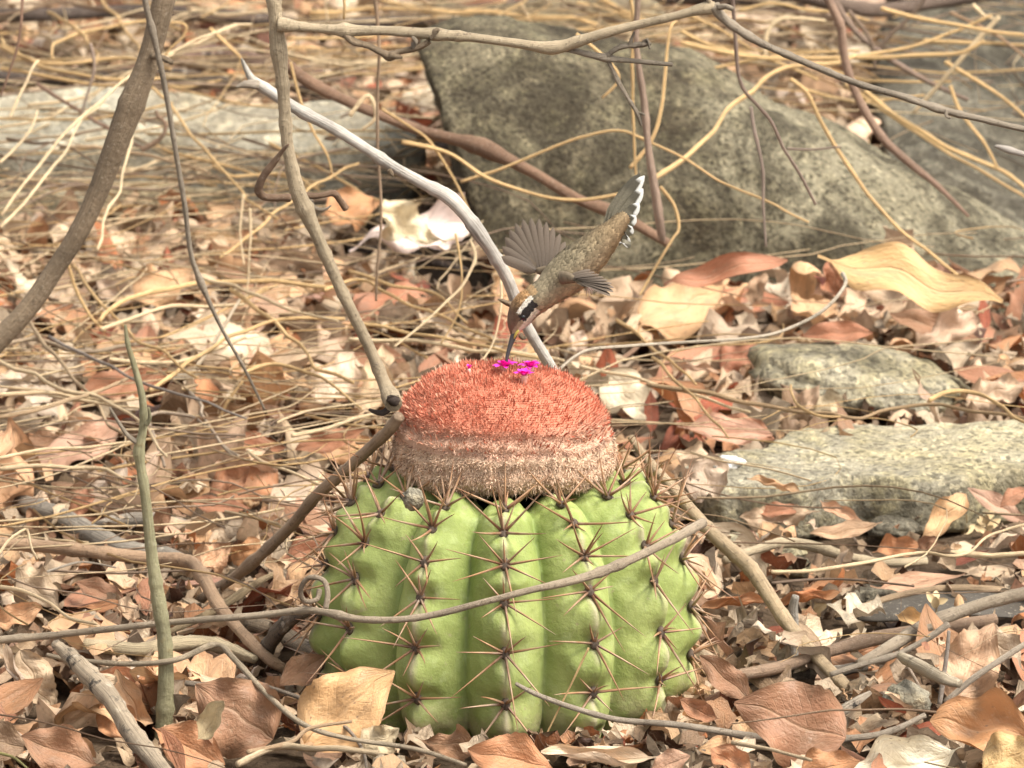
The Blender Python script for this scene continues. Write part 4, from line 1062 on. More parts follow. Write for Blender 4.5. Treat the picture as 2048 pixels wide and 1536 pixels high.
single('twig', 'long pale twig bending over the leaves before the cactus foot', 'twig', [(95, 1310), (130, 1318), (165, 1322), (260, 1328), (350, 1320), (430, 1290), (470, 1320), (540, 1395), (610, 1450), (700, 1478), (830, 1498), (930, 1530)], 'h', [0.04, 0.04, 0.038, 0.04, 0.044, 0.046, 0.044, 0.036, 0.03, 0.026, 0.022, 0.02], None, [10, 11, 12, 13, 14, 14, 14, 14, 13, 12, 11, 10], 0, M_BARK, (0.44, 0.35, 0.24), None, seg=8, sub=7, bumpy=0.06, seed=68)
single('twig', 'thin dark grey twig between the brown leaf and tan leaf', 'twig', [(370, 1365), (440, 1372), (500, 1365), (570, 1385), (630, 1410), (690, 1455), (725, 1500), (735, 1545)], 'h', 0.030, 0.020, [14, 15, 12, 10, 10, 9, 8, 6], 0, M_BARK, (0.33, 0.265, 0.20), None, seg=8, sub=6, bumpy=0.08, seed=69)
single('twig', 'grey curved twig reaching from the cactus front over the bottom leaves', 'twig', [(1032, 1368), (1080, 1392), (1160, 1420), (1240, 1440), (1340, 1448), (1440, 1462), (1520, 1476), (1600, 1482), (1700, 1476), (1780, 1462), (1850, 1430)], 'y', [-0.118, -0.122, -0.126, -0.128, -0.126, -0.124, -0.122, -0.12, -0.115, -0.11, -0.105], None, [9, 12, 14, 15, 16, 17, 18, 17, 16, 15, 13], 0, M_BARK, (0.40, 0.33, 0.25), None, seg=10, sub=7, bumpy=0.05, seed=70, knots=[(0.57, 0.35, 0.004), (0.78, 0.35, 0.004)])
single('twig', 'straight grey twig with a broken stub above the cracked brown leaf', 'twig', [(1660, 1350), (1720, 1330), (1790, 1310), (1850, 1280), (1897, 1248)], 'y', -0.02, 0.0, [13, 14, 14, 15, 17], 0, M_BARK, (0.42, 0.345, 0.26), None, seg=8, sub=5, bumpy=0.06, seed=71, knots=[(0.45, 0.4, 0.003)])
single('fallen_stick', 'straight reddish-brown stick lying before the dark seed pod', 'stick', [(1470, 1352), (1560, 1335), (1640, 1308), (1740, 1280), (1840, 1262), (1920, 1250), (1990, 1238)], 'h', 0.016, 0.022, [28, 30, 28, 34, 32, 33, 30], 0, M_BARK, (0.31, 0.21, 0.14), G_, seg=12, sub=6, bumpy=0.06, seed=72)
single('fallen_stick', 'grey rough stick resting across the dark seed pod', 'stick', [(1720, 1330), (1790, 1288), (1860, 1245), (1930, 1218), (2000, 1198), (2080, 1180), (2200, 1160)], 'h', 0.020, 0.045, [26, 30, 32, 30, 32, 30, 30], 0, M_BARK, (0.33, 0.265, 0.19), G_, seg=12, sub=6, bumpy=0.10, seed=73)
single('fallen_stick', 'pale barkless curved stick before the yellowish slab', 'stick', [(1450, 1122), (1505, 1102), (1563, 1086), (1629, 1094), (1702, 1115), (1775, 1125), (1850, 1122)], 'h', 0.022, 0.014, [20, 22, 24, 26, 22, 20, 22], 0, M_WOOD, (0.54, 0.43, 0.28), G_, seg=12, sub=6, bumpy=0.07, seed=74)
single('fallen_stick', 'short upright brown peg leaning on the pale curved stick', 'stick', [(1640, 1098), (1636, 1125), (1628, 1150)], 'y', 0.27, 0.26, 19, 18, M_BARK, (0.36, 0.24, 0.15), G_, seg=10, sub=4, bumpy=0.06, seed=75)
single('cut_stem', 'upright cut pale stem with fuzzy grey top by the leaning branch', 'stem', [(1586, 1345), (1587, 1300), (1588, 1250), (1586, 1215), (1590, 1192)], 'y', 0.055, 0.05, [26, 26, 25, 22, 18], 0, M_WOOD, (0.45, 0.40, 0.33), None, seg=12, sub=5, bumpy=0.06, seed=76)
single('twig', 'stubby knobbly twig poking up from the cracked brown leaf', 'twig', [(1655, 1470), (1665, 1440), (1690, 1420), (1720, 1400), (1742, 1385)], 'y', -0.105, -0.09, [18, 22, 24, 18, 8], 0, M_ROT, (0.40, 0.33, 0.25), None, seg=10, sub=5, bumpy=0.2, seed=77)
single('twig', 'thin grey twig standing before the pale pink leaf', 'twig', [(1878, 1410), (1888, 1350), (1895, 1300), (1898, 1262)], 'y', -0.06, -0.055, 12, 8, M_BARK, (0.42, 0.35, 0.29), None, seg=8, sub=5, bumpy=0.08, seed=78)
single('twig', 'straight grey twig slanting up over the pale pink leaf', 'twig', [(1890, 1405), (1950, 1355), (2010, 1315), (2080, 1270), (2150, 1230)], 'y', -0.08, -0.07, 15, 15, M_BARK, (0.46, 0.38, 0.29), None, seg=8, sub=5, bumpy=0.05, seed=79)
single('fallen_stick', 'short rotten pale stick between the upright twig and bottom leaves', 'stick', [(1800, 1310), (1835, 1330), (1880, 1355), (1920, 1368)], 'h', 0.04, 0.036, [20, 30, 26, 22], 0, M_ROT, (0.46, 0.38, 0.27), G_, seg=10, sub=5, bumpy=0.18, seed=80)
single('fallen_stick', 'dark buried stick under the straight reddish-brown one', 'stick', [(1480, 1360), (1560, 1352), (1650, 1345), (1730, 1330)], 'h', 0.006, 0.008, 30, 26, M_ROT, (0.17, 0.14, 0.11), G_, seg=10, sub=5, bumpy=0.12, seed=81)
single('fallen_branch', 'dark brown branch lying flat under leaf litter near the white crumpled leaf', 'branch', [(700, 492), (780, 505), (860, 520), (930, 545)], 'h', 0.02, 0.02, 18, 24, M_ROT, DARKB, G_, seg=10, sub=5, bumpy=0.12, seed=82)
# logs at the back
single('fallen_log', 'dark log lying along the rear edge of the pale slab', 'log', [(-160, 168), (0, 160), (120, 155), (260, 150), (400, 158), (480, 170)], 'h', 0.06, 0.05, [44, 46, 40, 42, 40, 24], 0, M_ROT, DARKB, G_, seg=12, sub=6, bumpy=0.12, seed=83)
single('fallen_log', 'knobbly brown log piece behind the forked white branch tip', 'log', [(345, 118), (410, 112), (480, 118), (560, 138), (640, 148)], 'h', 0.05, 0.045, [40, 54, 48, 40, 30], 0, M_ROT, (0.19, 0.12, 0.085), G_, seg=14, sub=6, bumpy=0.16, seed=84)
single('fallen_log', 'dark brown log running under the slanting woody stem', 'log', [(590, 172), (660, 200), (740, 232), (830, 262), (900, 300)], 'h', 0.05, 0.04, [36, 42, 40, 34, 22], 0, M_ROT, (0.12, 0.085, 0.065), G_, seg=12, sub=6, bumpy=0.14, seed=85)
single('fallen_log', 'long dark log at the very back beyond the straw', 'log', [(-100, 20), (100, 30), (300, 22), (500, 40), (680, 52), (860, 30), (1080, 10), (1360, -4), (1600, 8)], 'h', 0.05, 0.05, [34, 30, 36, 34, 36, 34, 30, 30, 26], 0, M_ROT, (0.11, 0.082, 0.065), G_, seg=12, sub=6, bumpy=0.14, seed=86)
single('fallen_log', 'thick brown branch lying on the sloping grey rock', 'log', [(1560, -10), (1660, 4), (1760, 18), (1860, 8), (2000, -10), (2150, -30)], 'y', 1.42, 1.46, [26, 34, 34, 30, 28, 28], 0, M_BARK, (0.17, 0.12, 0.09), G_, seg=12, sub=6, bumpy=0.12, seed=87)
single('dead_branch', 'brown arching stem trailing down over the crack between both boulders', 'branch', [(1640, -60), (1659, 0), (1682, 52), (1690, 112), (1710, 178), (1737, 232), (1771, 283), (1822, 330), (1873, 371), (1938, 434)], 'y', 0.90, 0.88, [22, 22, 23, 20, 19, 20, 20, 18, 14, 7], 0, M_BARK, (0.33, 0.215, 0.15), None, seg=10, sub=7, bumpy=0.08, seed=88)
single('dead_branch', 'straight thin brown stem crossing the straw above the sloping rock', 'branch', [(1650, -30), (1703, 54), (1757, 102), (1821, 142), (1879, 173), (1936, 198)], 'y', 1.15, 1.12, [17, 15, 14, 14, 12, 8], 0, M_BARK, (0.30, 0.21, 0.155), None, seg=8, sub=6, bumpy=0.08, seed=89)
single('dead_branch', 'pinkish upright dead stem with shaggy base behind the bird tail', 'branch', [(1278, -80), (1276, 0), (1273, 100), (1288, 203), (1299, 305), (1307, 372), (1318, 440), (1325, 480)], 'y', 0.60, 0.62, [12, 13, 13, 17, 18, 22, 24, 14], 0, M_WOOD, (0.45, 0.32, 0.24), None, seg=10, sub=6, bumpy=0.12, seed=90)
single('twig', 'grey branch tip poking in over the sloping rock', 'twig', [(1990, 293), (2010, 298), (2048, 308), (2140, 330)], 'y', 0.30, 0.30, [6, 15, 14, 16], 0, M_WOOD, (0.50, 0.44, 0.38), None, seg=8, sub=5, bumpy=0.1, seed=91)
single('twig', 'pale thin arching stem above the litter behind the rounded stone', 'twig', [(1110, 745), (1170, 702), (1260, 692), (1380, 684), (1480, 678), (1560, 664), (1640, 625), (1688, 572), (1686, 548)], 'y', 0.25, 0.40, [7, 7, 7, 7, 7, 7, 8, 8, 11], 0, M_BARK, (0.62, 0.52, 0.39), None, seg=8, sub=7, bumpy=0.06, seed=92)

# seed pod: flat, dark, with a tan rim
def seed_pod():
    root = empty('seed_pod', tuple(at_h(1850, 1215, 0.01)))
    tag(root, 'dark grey curved flat seed pod with tan rim lying under the grey stick', 'seed pod')
    o = np.array(at_h(1850, 1215, 0.01))
    upper = pts_of([(1668, 1236), (1740, 1212), (1800, 1194), (1860, 1183), (1930, 1180), (2000, 1184), (2090, 1192), (2200, 1215)], 'y', [0.15, 0.155, 0.16, 0.165, 0.17, 0.175, 0.18, 0.18])
    lower = pts_of([(1672, 1240), (1760, 1244), (1830, 1240), (1890, 1234), (1950, 1232), (2020, 1236), (2100, 1244), (2200, 1225)], 'y', [0.148, 0.14, 0.138, 0.138, 0.14, 0.145, 0.15, 0.178])
    U_, L_ = catmull(upper, 10), catmull(lower, 10)
    n = len(U_); m = 16
    V = []
    for i in range(n):
        mid = (U_[i] + L_[i]) / 2; h = (U_[i] - L_[i]) / 2
        for j in range(m):
            a = 2 * math.pi * j / m
            th = 0.0042 * (1 + 0.25 * math.sin(i * 0.5)) * min(1, i / 4, (n - 1 - i) / 4)
            V.append(mid + h * math.cos(a) + np.array([0, -1, 0.2]) * th * math.sin(a))
    F = []
    for i in range(n - 1):
        for j in range(m):
            F.append([i * m + j, i * m + (j + 1) % m, (i + 1) * m + (j + 1) % m, (i + 1) * m + j])
    k = NB('pod_skin'); oc = k.n('ShaderNodeTexCoord').outputs['Object']
    f = k.noise(oc, 420, 4, 0.7); b = k.noise(oc, 50, 3)
    c = k.mix(b, (0.045, 0.038, 0.030), (0.085, 0.072, 0.056))
    c = k.mix(k.ramp(f, [(0.58, 0.0), (0.68, 0.8)]), c, (0.30, 0.26, 0.20))
    k.base(c, 0.7, 0.3); k.bump(f, 0.001, 0.6)
    link('shell', mesh_data('shell', np.array(V) - o, F), k.m, root)
    local_tube('rim', tube(upper + np.array([0, -0.001, 0.0012]), [0.001, 0.0018, 0.002, 0.002, 0.002, 0.002, 0.0016, 0.001], seg=8, sub=8, bumpy=0.1, seed=1), M_WOOD, (0.48, 0.34, 0.21), root, o)
seed_pod()

# small extras: grey stone caught on the cactus shoulder, white fluff on the slab, dry leaflet sprigs
pebble(826, 997, float(at_y(826, 997, -0.062)[2]), 44, 42, 34, M_PALE, 'small grey stone caught between ribs on the cactus shoulder', 21.0, 0.25)
k_ = NB('white_fluff'); M_FLUFF = k_.base((0.62, 0.60, 0.56), 0.95, 0.1)
pebble(1458, 926, 0.030, 56, 26, 40, M_FLUFF, 'bit of white fluff on the granite slab corner', 23.0, 0.4, name='fluff', cat='fluff')
k_ = NB('dry_leaflet'); M_LEAFLET = k_.base(k_.mix(k_.noise(k_.n('ShaderNodeTexCoord').outputs['Object'], 300, 3), (0.52, 0.38, 0.20), (0.70, 0.55, 0.33)), 0.7, 0.25)
def sprig(px, py, Y, n, size, seed, label):
    rs = random.Random(seed)
    b = np.array(at_y(px, py, Y)); m_ = mpp(b)
    root = empty('dry_sprig', tuple(b)); tag(root, label, 'sprig', 'dry sprigs with tiny leaflets')
    top = np.array([rs.uniform(-8, 8) * m_, 0, size * m_])
    V, F, U = tube(np.array([[0, 0, -0.006], top * 0.5 + np.array([0.0006, 0, 0]), top]), [0.0006, 0.0005, 0.0003], seg=6, sub=4)
    link('stem', mesh_data('stem', V, F, U), M_STRAW, root, (0.40, 0.29, 0.17))
    for q in range(n):
        t = 0.35 + 0.65 * q / max(1, n - 1); p = top * t
        ang = rs.uniform(0, 6.283); el = rs.uniform(0.25, 1.0)
        d = np.array([math.cos(ang) * math.cos(el), math.sin(ang) * math.cos(el) * 0.6, math.sin(el)])
        L = rs.uniform(22, 36) * m_
        s_ = np.cross(d, [0, -1, 0.3]); s_ /= np.linalg.norm(s_) + 1e-9; nn = np.cross(s_, d)
        V, F = [], []
        for a in range(8):
            u = a / 7; wd = 0.24 * L * math.sin(math.pi * (u * 0.92 + 0.04)) ** 0.8
            for v in (-1, -0.5, 0, 0.5, 1): V.append(p + d * L * u + s_ * wd * v + nn * (0.25 * wd * v * v - 0.1 * L * u * u))
        for a in range(7):
            for c in range(4): F.append([a * 5 + c, a * 5 + c + 1, a * 5 + c + 6, a * 5 + c + 5])
        link('leaflet', mesh_data('leaflet', np.array(V), F), M_LEAFLET, root)
sprig(1632, 1250, 0.16, 7, 34, 1, 'dry sprig of small beige leaflets behind the cut pale stem')
sprig(1618, 1065, 0.37, 6, 30, 2, 'dry sprig of pale leaflets behind the pale curved stick')
sprig(1975, 1080, 0.36, 9, 40, 3, 'dry sprig of pale leaflets under the long pinkish leaf')
sprig(1925, 1085, 0.37, 6, 34, 4, 'dry sprig of pale leaflets beside the tan standing leaf')
sprig(1870, 1225, 0.13, 5, 24, 5, 'tiny dry sprig poking up before the seed pod')

# ------------------------------------------------------------------ traced dry stems and straws
ST = []   # (path, mode, a, b, d0, d1, colour, label)
def st(path, where, d=7, c=STRAW, mode='h', a=0.035, b=None, look=None):
    ST.append((path, mode, a, a if b is None else b, d, c, where, look))
W, PW, BR, GR = STRAW, PSTRAW, REDB, GREYT
st([(0, 435), (142, 260), (237, 172), (330, 110), (440, 60), (500, 46)], 'slanting up behind the thick trunk', 8, PW, 'y', 0.75, 0.95)
st([(0, 457), (112, 332), (162, 250), (210, 203)], 'slanting up behind the thick trunk', 8, PW, 'y', 0.75, 0.9)
st([(193, 500), (217, 433), (244, 359), (257, 288), (281, 210), (325, 125), (393, 85), (474, 50)], 'bending up beside the thick trunk', 9, PW, 'y', 0.62, 0.95)
st([(305, 173), (372, 257), (423, 315), (481, 382), (508, 406), (555, 437)], 'running down past the hanging grey twig', 8, W, 'y', 1.0, 0.8)
st([(18, 238), (40, 196), (56, 168), (66, 140), (78, 124)], 'hanging crooked above the long pale slab', 8, PW, 'y', 0.9, 0.92)
st([(68, 166), (135, 210), (203, 247), (257, 277), (298, 298)], 'crossing low over the long pale slab', 9, BR, 'y', 1.1, 1.0)
st([(183, 88), (190, 132), (179, 176), (162, 233)], 'hanging before the dark log', 8, (0.46, 0.34, 0.26), 'y', 0.9, 0.9)
st([(285, 308), (310, 290), (324, 270), (327, 252), (316, 240), (312, 228)], 'hooked at its tip over the pale slab', 12, (0.26, 0.17, 0.11), 'y', 0.9, 0.9)
st([(0, 78), (47, 112), (135, 125), (203, 118), (271, 122), (340, 140)], 'lying along the rear dark log', 9, W, 'h', 0.10)
st([(0, 135), (68, 145), (169, 162), (237, 176)], 'lying along the rear dark log', 8, W, 'h', 0.09)
st([(0, 96), (80, 128), (150, 150), (250, 160), (330, 150)], 'lying along the rear dark log', 9, W, 'h', 0.10)
st([(484, 389), (484, 474), (487, 530)], 'standing upright among litter behind the knotted stem', 8, PW, 'y', 0.78, 0.76)
st([(501, 416), (504, 474), (498, 545), (485, 610)], 'standing upright among litter behind the knotted stem', 9, PW, 'y', 0.72, 0.7)
st([(437, 518), (508, 464), (569, 410), (640, 360), (720, 330)], 'rising behind the knotted stem', 8, W, 'y', 0.8, 1.0)
st([(95, 118), (112, 88), (162, 64), (217, 51), (300, 45), (360, 60)], 'arching above the rear dark log', 8, W, 'h', 0.10)
st([(51, -20), (37, 85), (20, 142), (0, 196)], 'hanging above the rear dark log', 7, BR, 'y', 0.6, 0.6)
st([(575, 129), (596, 186), (626, 257), (653, 305), (660, 345)], 'hanging beside the knotted stem', 7, W, 'y', 0.7, 0.7)
st([(338, 41), (360, 44), (369, 55), (359, 78), (332, 105), (300, 150)], 'looping over beside the thick trunk', 7, W, 'y', 0.8, 0.8)
st([(420, 60), (470, 100), (482, 118), (486, 140)], 'crossing before the knobbly log', 8, W, 'y', 1.0, 1.0)
st([(575, 75), (700, 78), (780, 74)], 'lying under the top branch', 7, W, 'h', 0.09)
st([(100, 20), (160, 70), (186, 96), (196, 120)], 'crossing above the rear dark log', 8, W, 'h', 0.1)
st([(190, -10), (240, 40), (270, 90), (290, 130)], 'crossing above the rear dark log', 8, W, 'h', 0.1)
st([(300, 290), (400, 320), (500, 345), (560, 372)], 'lying before the pale slab', 7, W, 'h', 0.04)
st([(120, 300), (250, 302), (340, 320), (420, 345)], 'lying before the pale slab', 8, (0.5, 0.34, 0.2), 'h', 0.05)
st([(540, 290), (610, 320), (680, 360), (760, 400)], 'lying between knotted stem and white branch', 7, W, 'h', 0.05)
st([(430, 330), (470, 350), (560, 345), (640, 380)], 'lying between knotted stem and white branch', 7, W, 'h', 0.05)
st([(0, 330), (30, 300), (60, 260), (75, 220)], 'leaning before the pale slab', 8, PW, 'y', 0.9, 0.95)
# middle
st([(200, 642), (250, 605), (305, 581), (396, 563), (508, 564), (643, 574), (690, 580)], 'arching across the litter below the hanging twig', 11, W, 'h', 0.05, 0.04)
st([(203, 659), (257, 642), (325, 618), (406, 607), (484, 610)], 'arching across the litter below the hanging twig', 9, PW, 'h', 0.05)
st([(135, 527), (152, 585), (183, 635), (210, 659)], 'curving down beside the thick trunk', 8, W, 'y', 0.6, 0.6)
st([(142, 530), (190, 588), (237, 639), (278, 683), (325, 703), (372, 737), (396, 754)], 'running down past the sapling tip', 8, W, 'h', 0.05)
st([(400, 557), (474, 574), (575, 615), (680, 645)], 'running straight toward the knotted stem', 8, PW, 'h', 0.05, 0.06)
st([(460, 581), (508, 612), (555, 649), (602, 696), (643, 733), (700, 762)], 'curving down toward the knotted stem', 10, W, 'h', 0.05)
st([(0, 686), (60, 676), (110, 684), (135, 696), (190, 703), (271, 693), (305, 690)], 'lying below the thick trunk', 9, (0.48, 0.36, 0.24), 'h', 0.045)
st([(64, 645), (88, 679), (118, 720), (152, 764), (183, 805), (210, 838), (257, 872)], 'slanting down toward the sapling', 10, (0.46, 0.33, 0.20), 'h', 0.05, 0.03)
st([(0, 720), (68, 750), (129, 784), (190, 794), (237, 815), (278, 842), (305, 872), (335, 911)], 'curving behind the sapling', 9, PW, 'h', 0.045)
st([(0, 789), (102, 788), (169, 798), (217, 801)], 'lying over the terracotta leaf beside the sapling', 9, PW, 'h', 0.04)
st([(95, 676), (190, 717), (271, 757), (372, 794), (494, 835)], 'lying straight and grey behind the sapling', 7, (0.36, 0.30, 0.25), 'h', 0.05)
st([(217, 723), (305, 725), (406, 703), (491, 676)], 'lying across the hanging twig tip', 9, PW, 'h', 0.045)
st([(301, 781), (338, 747), (389, 720), (457, 676), (542, 645), (690, 636)], 'rising across the hanging twig tip', 10, W, 'h', 0.045, 0.05)
st([(0, 828), (68, 821), (142, 805), (203, 781), (257, 757)], 'lying over the terracotta leaf beside the sapling', 9, (0.46, 0.32, 0.19), 'h', 0.045)
st([(0, 915), (102, 899), (190, 891), (264, 886)], 'lying over the pinkish long leaf', 7, PW, 'h', 0.04)
st([(0, 937), (102, 937), (190, 943), (257, 964), (274, 978)], 'lying below the pinkish long leaf', 9, PW, 'h', 0.035)
st([(440, 838), (457, 798), (487, 760)], 'standing at the hanging twig tip', 8, W, 'y', 0.5, 0.5)
st([(582, 869), (640, 858), (700, 842), (760, 826)], 'lying over the folded terracotta leaf by the knotted stem', 9, PW, 'h', 0.04)
st([(491, 744), (542, 733), (609, 744), (660, 771), (730, 815)], 'curving beside the knotted stem end', 8, W, 'h', 0.045)
st([(330, 930), (300, 830), (370, 828), (410, 850), (440, 890), (470, 920)], 'coiling in the litter beyond the sapling', 8, (0.47, 0.36, 0.26), 'h', 0.03)
st([(385, 780), (405, 830), (430, 870), (480, 915)], 'coiling in the litter beyond the sapling', 10, (0.46, 0.36, 0.26), 'h', 0.03)
st([(380, 760), (420, 700), (450, 640), (480, 600)], 'leaning by the hanging twig', 10, (0.50, 0.40, 0.28), 'y', 0.55, 0.6)
st([(610, 990), (630, 970), (650, 945)], 'stuck in the litter by the lower knotted stem', 9, PW, 'y', 0.33, 0.34)
st([(500, 905), (560, 935), (640, 970), (700, 985)], 'lying by the lower knotted stem', 8, PW, 'h', 0.03)
# centre
st([(744, -40), (758, 85), (760, 169), (758, 305), (760, 440), (757, 530), (755, 600)], 'hanging straight down before the white crumpled leaf', 8, (0.46, 0.32, 0.21), 'y', 0.42, 0.46)
st([(690, -10), (688, 42)], 'hanging at the top branch', 7, W, 'y', 0.3, 0.3)
st([(758, 217), (843, 267), (883, 315), (917, 372), (940, 420), (960, 480)], 'curving before the boulder edge', 7, W, 'y', 0.7, 0.7)
st([(700, 230), (735, 190), (750, 235), (725, 262)], 'bent over the slanting woody stem', 10, PW, 'y', 0.72, 0.72)
st([(800, 280), (890, 308), (951, 349), (1019, 372), (1103, 394), (1171, 398), (1235, 391)], 'bowing across the lower boulder face', 10, W, 'y', 0.70, 0.68)
st([(924, 366), (1019, 332), (1103, 298), (1171, 271), (1235, 261), (1290, 281), (1364, 315), (1442, 362), (1510, 396), (1567, 427), (1615, 444)], 'arching thin over the boulder face', 7, W, 'y', 0.72, 0.70)
st([(1312, 364), (1364, 315), (1430, 250), (1493, 190), (1533, 155), (1601, 135), (1703, 112)], 'slanting thick across the boulder shoulder', 14, W, 'y', 0.72, 0.95)
st([(1260, 335), (1310, 268), (1325, 169), (1337, 61), (1350, 40)], 'standing beside the pinkish stem', 9, W, 'y', 0.64, 0.66)
st([(1258, -20), (1266, 150), (1262, 270), (1275, 400)], 'standing beside the pinkish stem', 8, W, 'y', 0.63, 0.63)
st([(1320, 375), (1345, 410), (1352, 455), (1340, 480), (1300, 560), (1285, 590)], 'curling down at the boulder foot behind the tail', 9, W, 'y', 0.62, 0.60)
st([(1466, -10), (1476, 85), (1486, 163), (1520, 217), (1567, 291), (1601, 356), (1632, 413)], 'hanging grey over the boulder shoulder', 9, (0.34, 0.25, 0.20), 'y', 0.5, 0.55)
st([(1504, 215), (1510, 271), (1527, 339), (1527, 406), (1532, 494)], 'hanging crooked over the boulder face', 8, (0.33, 0.25, 0.20), 'y', 0.56, 0.56)
st([(1575, 300), (1620, 300), (1680, 292)], 'hanging across the boulder shoulder', 6, (0.34, 0.25, 0.2), 'y', 0.7, 0.7)
st([(1581, 156), (1615, 183), (1642, 237), (1679, 305), (1716, 366), (1743, 403), (1797, 457), (1860, 505), (1915, 548)], 'trailing down the boulder face to the large tan leaf', 10, W, 'y', 0.76, 0.74)
st([(1150, 70), (1210, 120), (1240, 160), (1208, 196)], 'bent beside the small hanging side twig', 8, W, 'y', 0.60, 0.6)
# rear right tangle
tang_ = 'tangled over the sloping grey rock'
for p_, d_, c_ in [([(1364, 88), (1499, 115), (1635, 118), (1770, 115), (1906, 105), (1973, 81)], 12, W), ([(1764, 14), (1872, 37), (1957, 51), (2060, 70)], 11, W), ([(1994, 41), (1940, 95), (1892, 149), (1828, 223)], 12, PW),
                   ([(1730, 190), (1804, 244), (1906, 298), (1990, 339), (2060, 378)], 12, W), ([(1892, 122), (1973, 176), (2060, 236)], 10, W), ([(1902, 169), (1923, 223), (1967, 288), (1997, 339)], 9, W),
                   ([(1536, 110), (1540, 70), (1560, 48), (1600, 41), (1650, 42)], 10, PW), ([(1364, 60), (1420, 90), (1480, 108), (1560, 125), (1640, 150)], 9, W), ([(1400, 140), (1500, 120), (1600, 110), (1720, 100)], 8, W),
                   ([(1380, 30), (1440, 60), (1500, 95)], 8, W), ([(1700, 110), (1800, 95), (1900, 60), (1990, 35)], 9, W), ([(1690, 170), (1760, 215), (1850, 275), (1940, 330), (2060, 400)], 9, W),
                   ([(1640, 130), (1720, 160), (1800, 165), (1900, 160)], 8, W), ([(1950, 10), (1975, 35), (1998, 42)], 9, PW), ([(1600, 175), (1660, 190), (1740, 205), (1850, 190)], 8, W), ([(1760, 100), (1790, 60), (1830, 20), (1850, -10)], 11, (0.24, 0.17, 0.12)),
                   ([(1700, 20), (1740, 80), (1750, 140)], 10, (0.24, 0.17, 0.12)), ([(1850, 80), (1960, 90), (2060, 95)], 10, W), ([(1900, 30), (1980, 70), (2060, 120)], 9, (0.34, 0.22, 0.13)), ([(1480, 20), (1560, 10), (1660, 25), (1740, 40)], 8, W)]:
    st(p_, tang_, d_, c_, 'y', random.uniform(1.05, 1.2))
for p_, d_, c_ in [([(620, 30), (760, 18), (900, 22), (1040, 34), (1200, 48)], 12, W), ([(560, 90), (700, 100), (820, 92)], 8, W), ([(760, 0), (900, 35), (1000, 60)], 8, W), ([(1200, 0), (1260, 30), (1330, 60)], 9, W), ([(1150, 10), (1300, 40), (1420, 20)], 9, W), ([(380, 20), (460, 30), (560, 20)], 10, PW), ([(1040, 8), (1060, 50), (1075, 85)], 8, PW)]:
    st(p_, 'lying behind the top branch', d_, c_, 'y', 1.6)
# right-hand litter
st([(1300, 769), (1411, 784), (1523, 806), (1634, 829), (1708, 836), (1782, 814), (1857, 806), (1968, 821), (2060, 842)], 'winding behind the flat granite slab', 9, (0.50, 0.34, 0.19), 'h', 0.045)
st([(1857, 800), (1901, 780), (1953, 784), (2005, 814), (2060, 850)], 'looping behind the flat granite slab', 10, W, 'h', 0.055)
st([(1580, 770), (1600, 812), (1634, 830), (1680, 832)], 'hooking behind the flat granite slab', 7, W, 'h', 0.05)
st([(1300, 717), (1356, 769), (1411, 821), (1460, 870)], 'slanting down beyond the cactus crown', 8, W, 'h', 0.045)
st([(1160, 730), (1290, 760), (1400, 790), (1500, 830)], 'running straight beyond the cactus crown', 8, PW, 'h', 0.04)
st([(1240, 640), (1300, 690), (1360, 740), (1395, 770)], 'slanting down beyond the cactus crown', 8, W, 'h', 0.045)
st([(690, 675), (850, 690), (960, 700), (1080, 716), (1130, 728)], 'running behind the cactus crown toward the white branch', 9, PW, 'h', 0.05)
st([(700, 650), (800, 665), (960, 690), (1080, 720)], 'running behind the cactus crown toward the white branch', 8, W, 'h', 0.055)
st([(650, 575), (720, 560), (800, 600), (900, 640), (990, 680)], 'arching behind the cactus crown', 8, W, 'h', 0.05)
st([(940, 480), (955, 520), (930, 575), (880, 620), (830, 660), (790, 690)], 'curving down beside the white branch', 10, PW, 'y', 0.5, 0.45)
st([(912, 470), (918, 540), (916, 620), (880, 690)], 'hanging beside the white branch', 7, W, 'y', 0.5, 0.48)
st([(1000, 560), (998, 620), (985, 690), (950, 735)], 'hanging beside the white branch', 8, PW, 'y', 0.4, 0.36)
st([(700, 540), (780, 570), (860, 585), (930, 640)], 'lying below the white crumpled leaf', 8, W, 'h', 0.04)
st([(1541, 1146), (1629, 1139), (1738, 1128), (1840, 1106), (1899, 1117), (1939, 1106), (1976, 1069), (2060, 1050)], 'running wavy past the dark seed pod', 8, PW, 'h', 0.03)
st([(1910, 1100), (1980, 1103), (2060, 1112)], 'lying below the flat granite slab', 14, PW, 'h', 0.02)
st([(1540, 1165), (1640, 1160), (1740, 1168), (1830, 1172)], 'lying thin and dark before the pale curved stick', 6, (0.24, 0.17, 0.12), 'h', 0.02)
st([(1700, 1060), (1720, 1090), (1750, 1120), (1755, 1140)], 'standing by the pale curved stick', 7, (0.33, 0.24, 0.17), 'y', 0.33, 0.3)
st([(1545, 1020), (1560, 1045), (1590, 1075), (1600, 1090)], 'standing behind the pale curved stick', 9, (0.35, 0.23, 0.15), 'y', 0.36, 0.34)
st([(1380, 900), (1440, 920), (1540, 940), (1620, 962)], 'lying on the granite slab edge', 5, PW, 'h', 0.042)
st([(1180, 1300), (1140, 1380), (1090, 1470), (1075, 1500)], 'leaning on the cactus front', 5, W, 'y', -0.125, -0.12)
st([(1470, 1480), (1540, 1500), (1620, 1520)], 'lying among the bottom leaves', 10, (0.50, 0.38, 0.24), 'h', 0.035)
st([(1820, 1330), (1840, 1370), (1850, 1395)], 'standing among the bottom leaves', 9, (0.42, 0.32, 0.24), 'y', -0.05, -0.06)
st([(0, 1170), (60, 1195), (130, 1225), (200, 1250)], 'running over the pale ribbed leaf', 9, PW, 'h', 0.045)
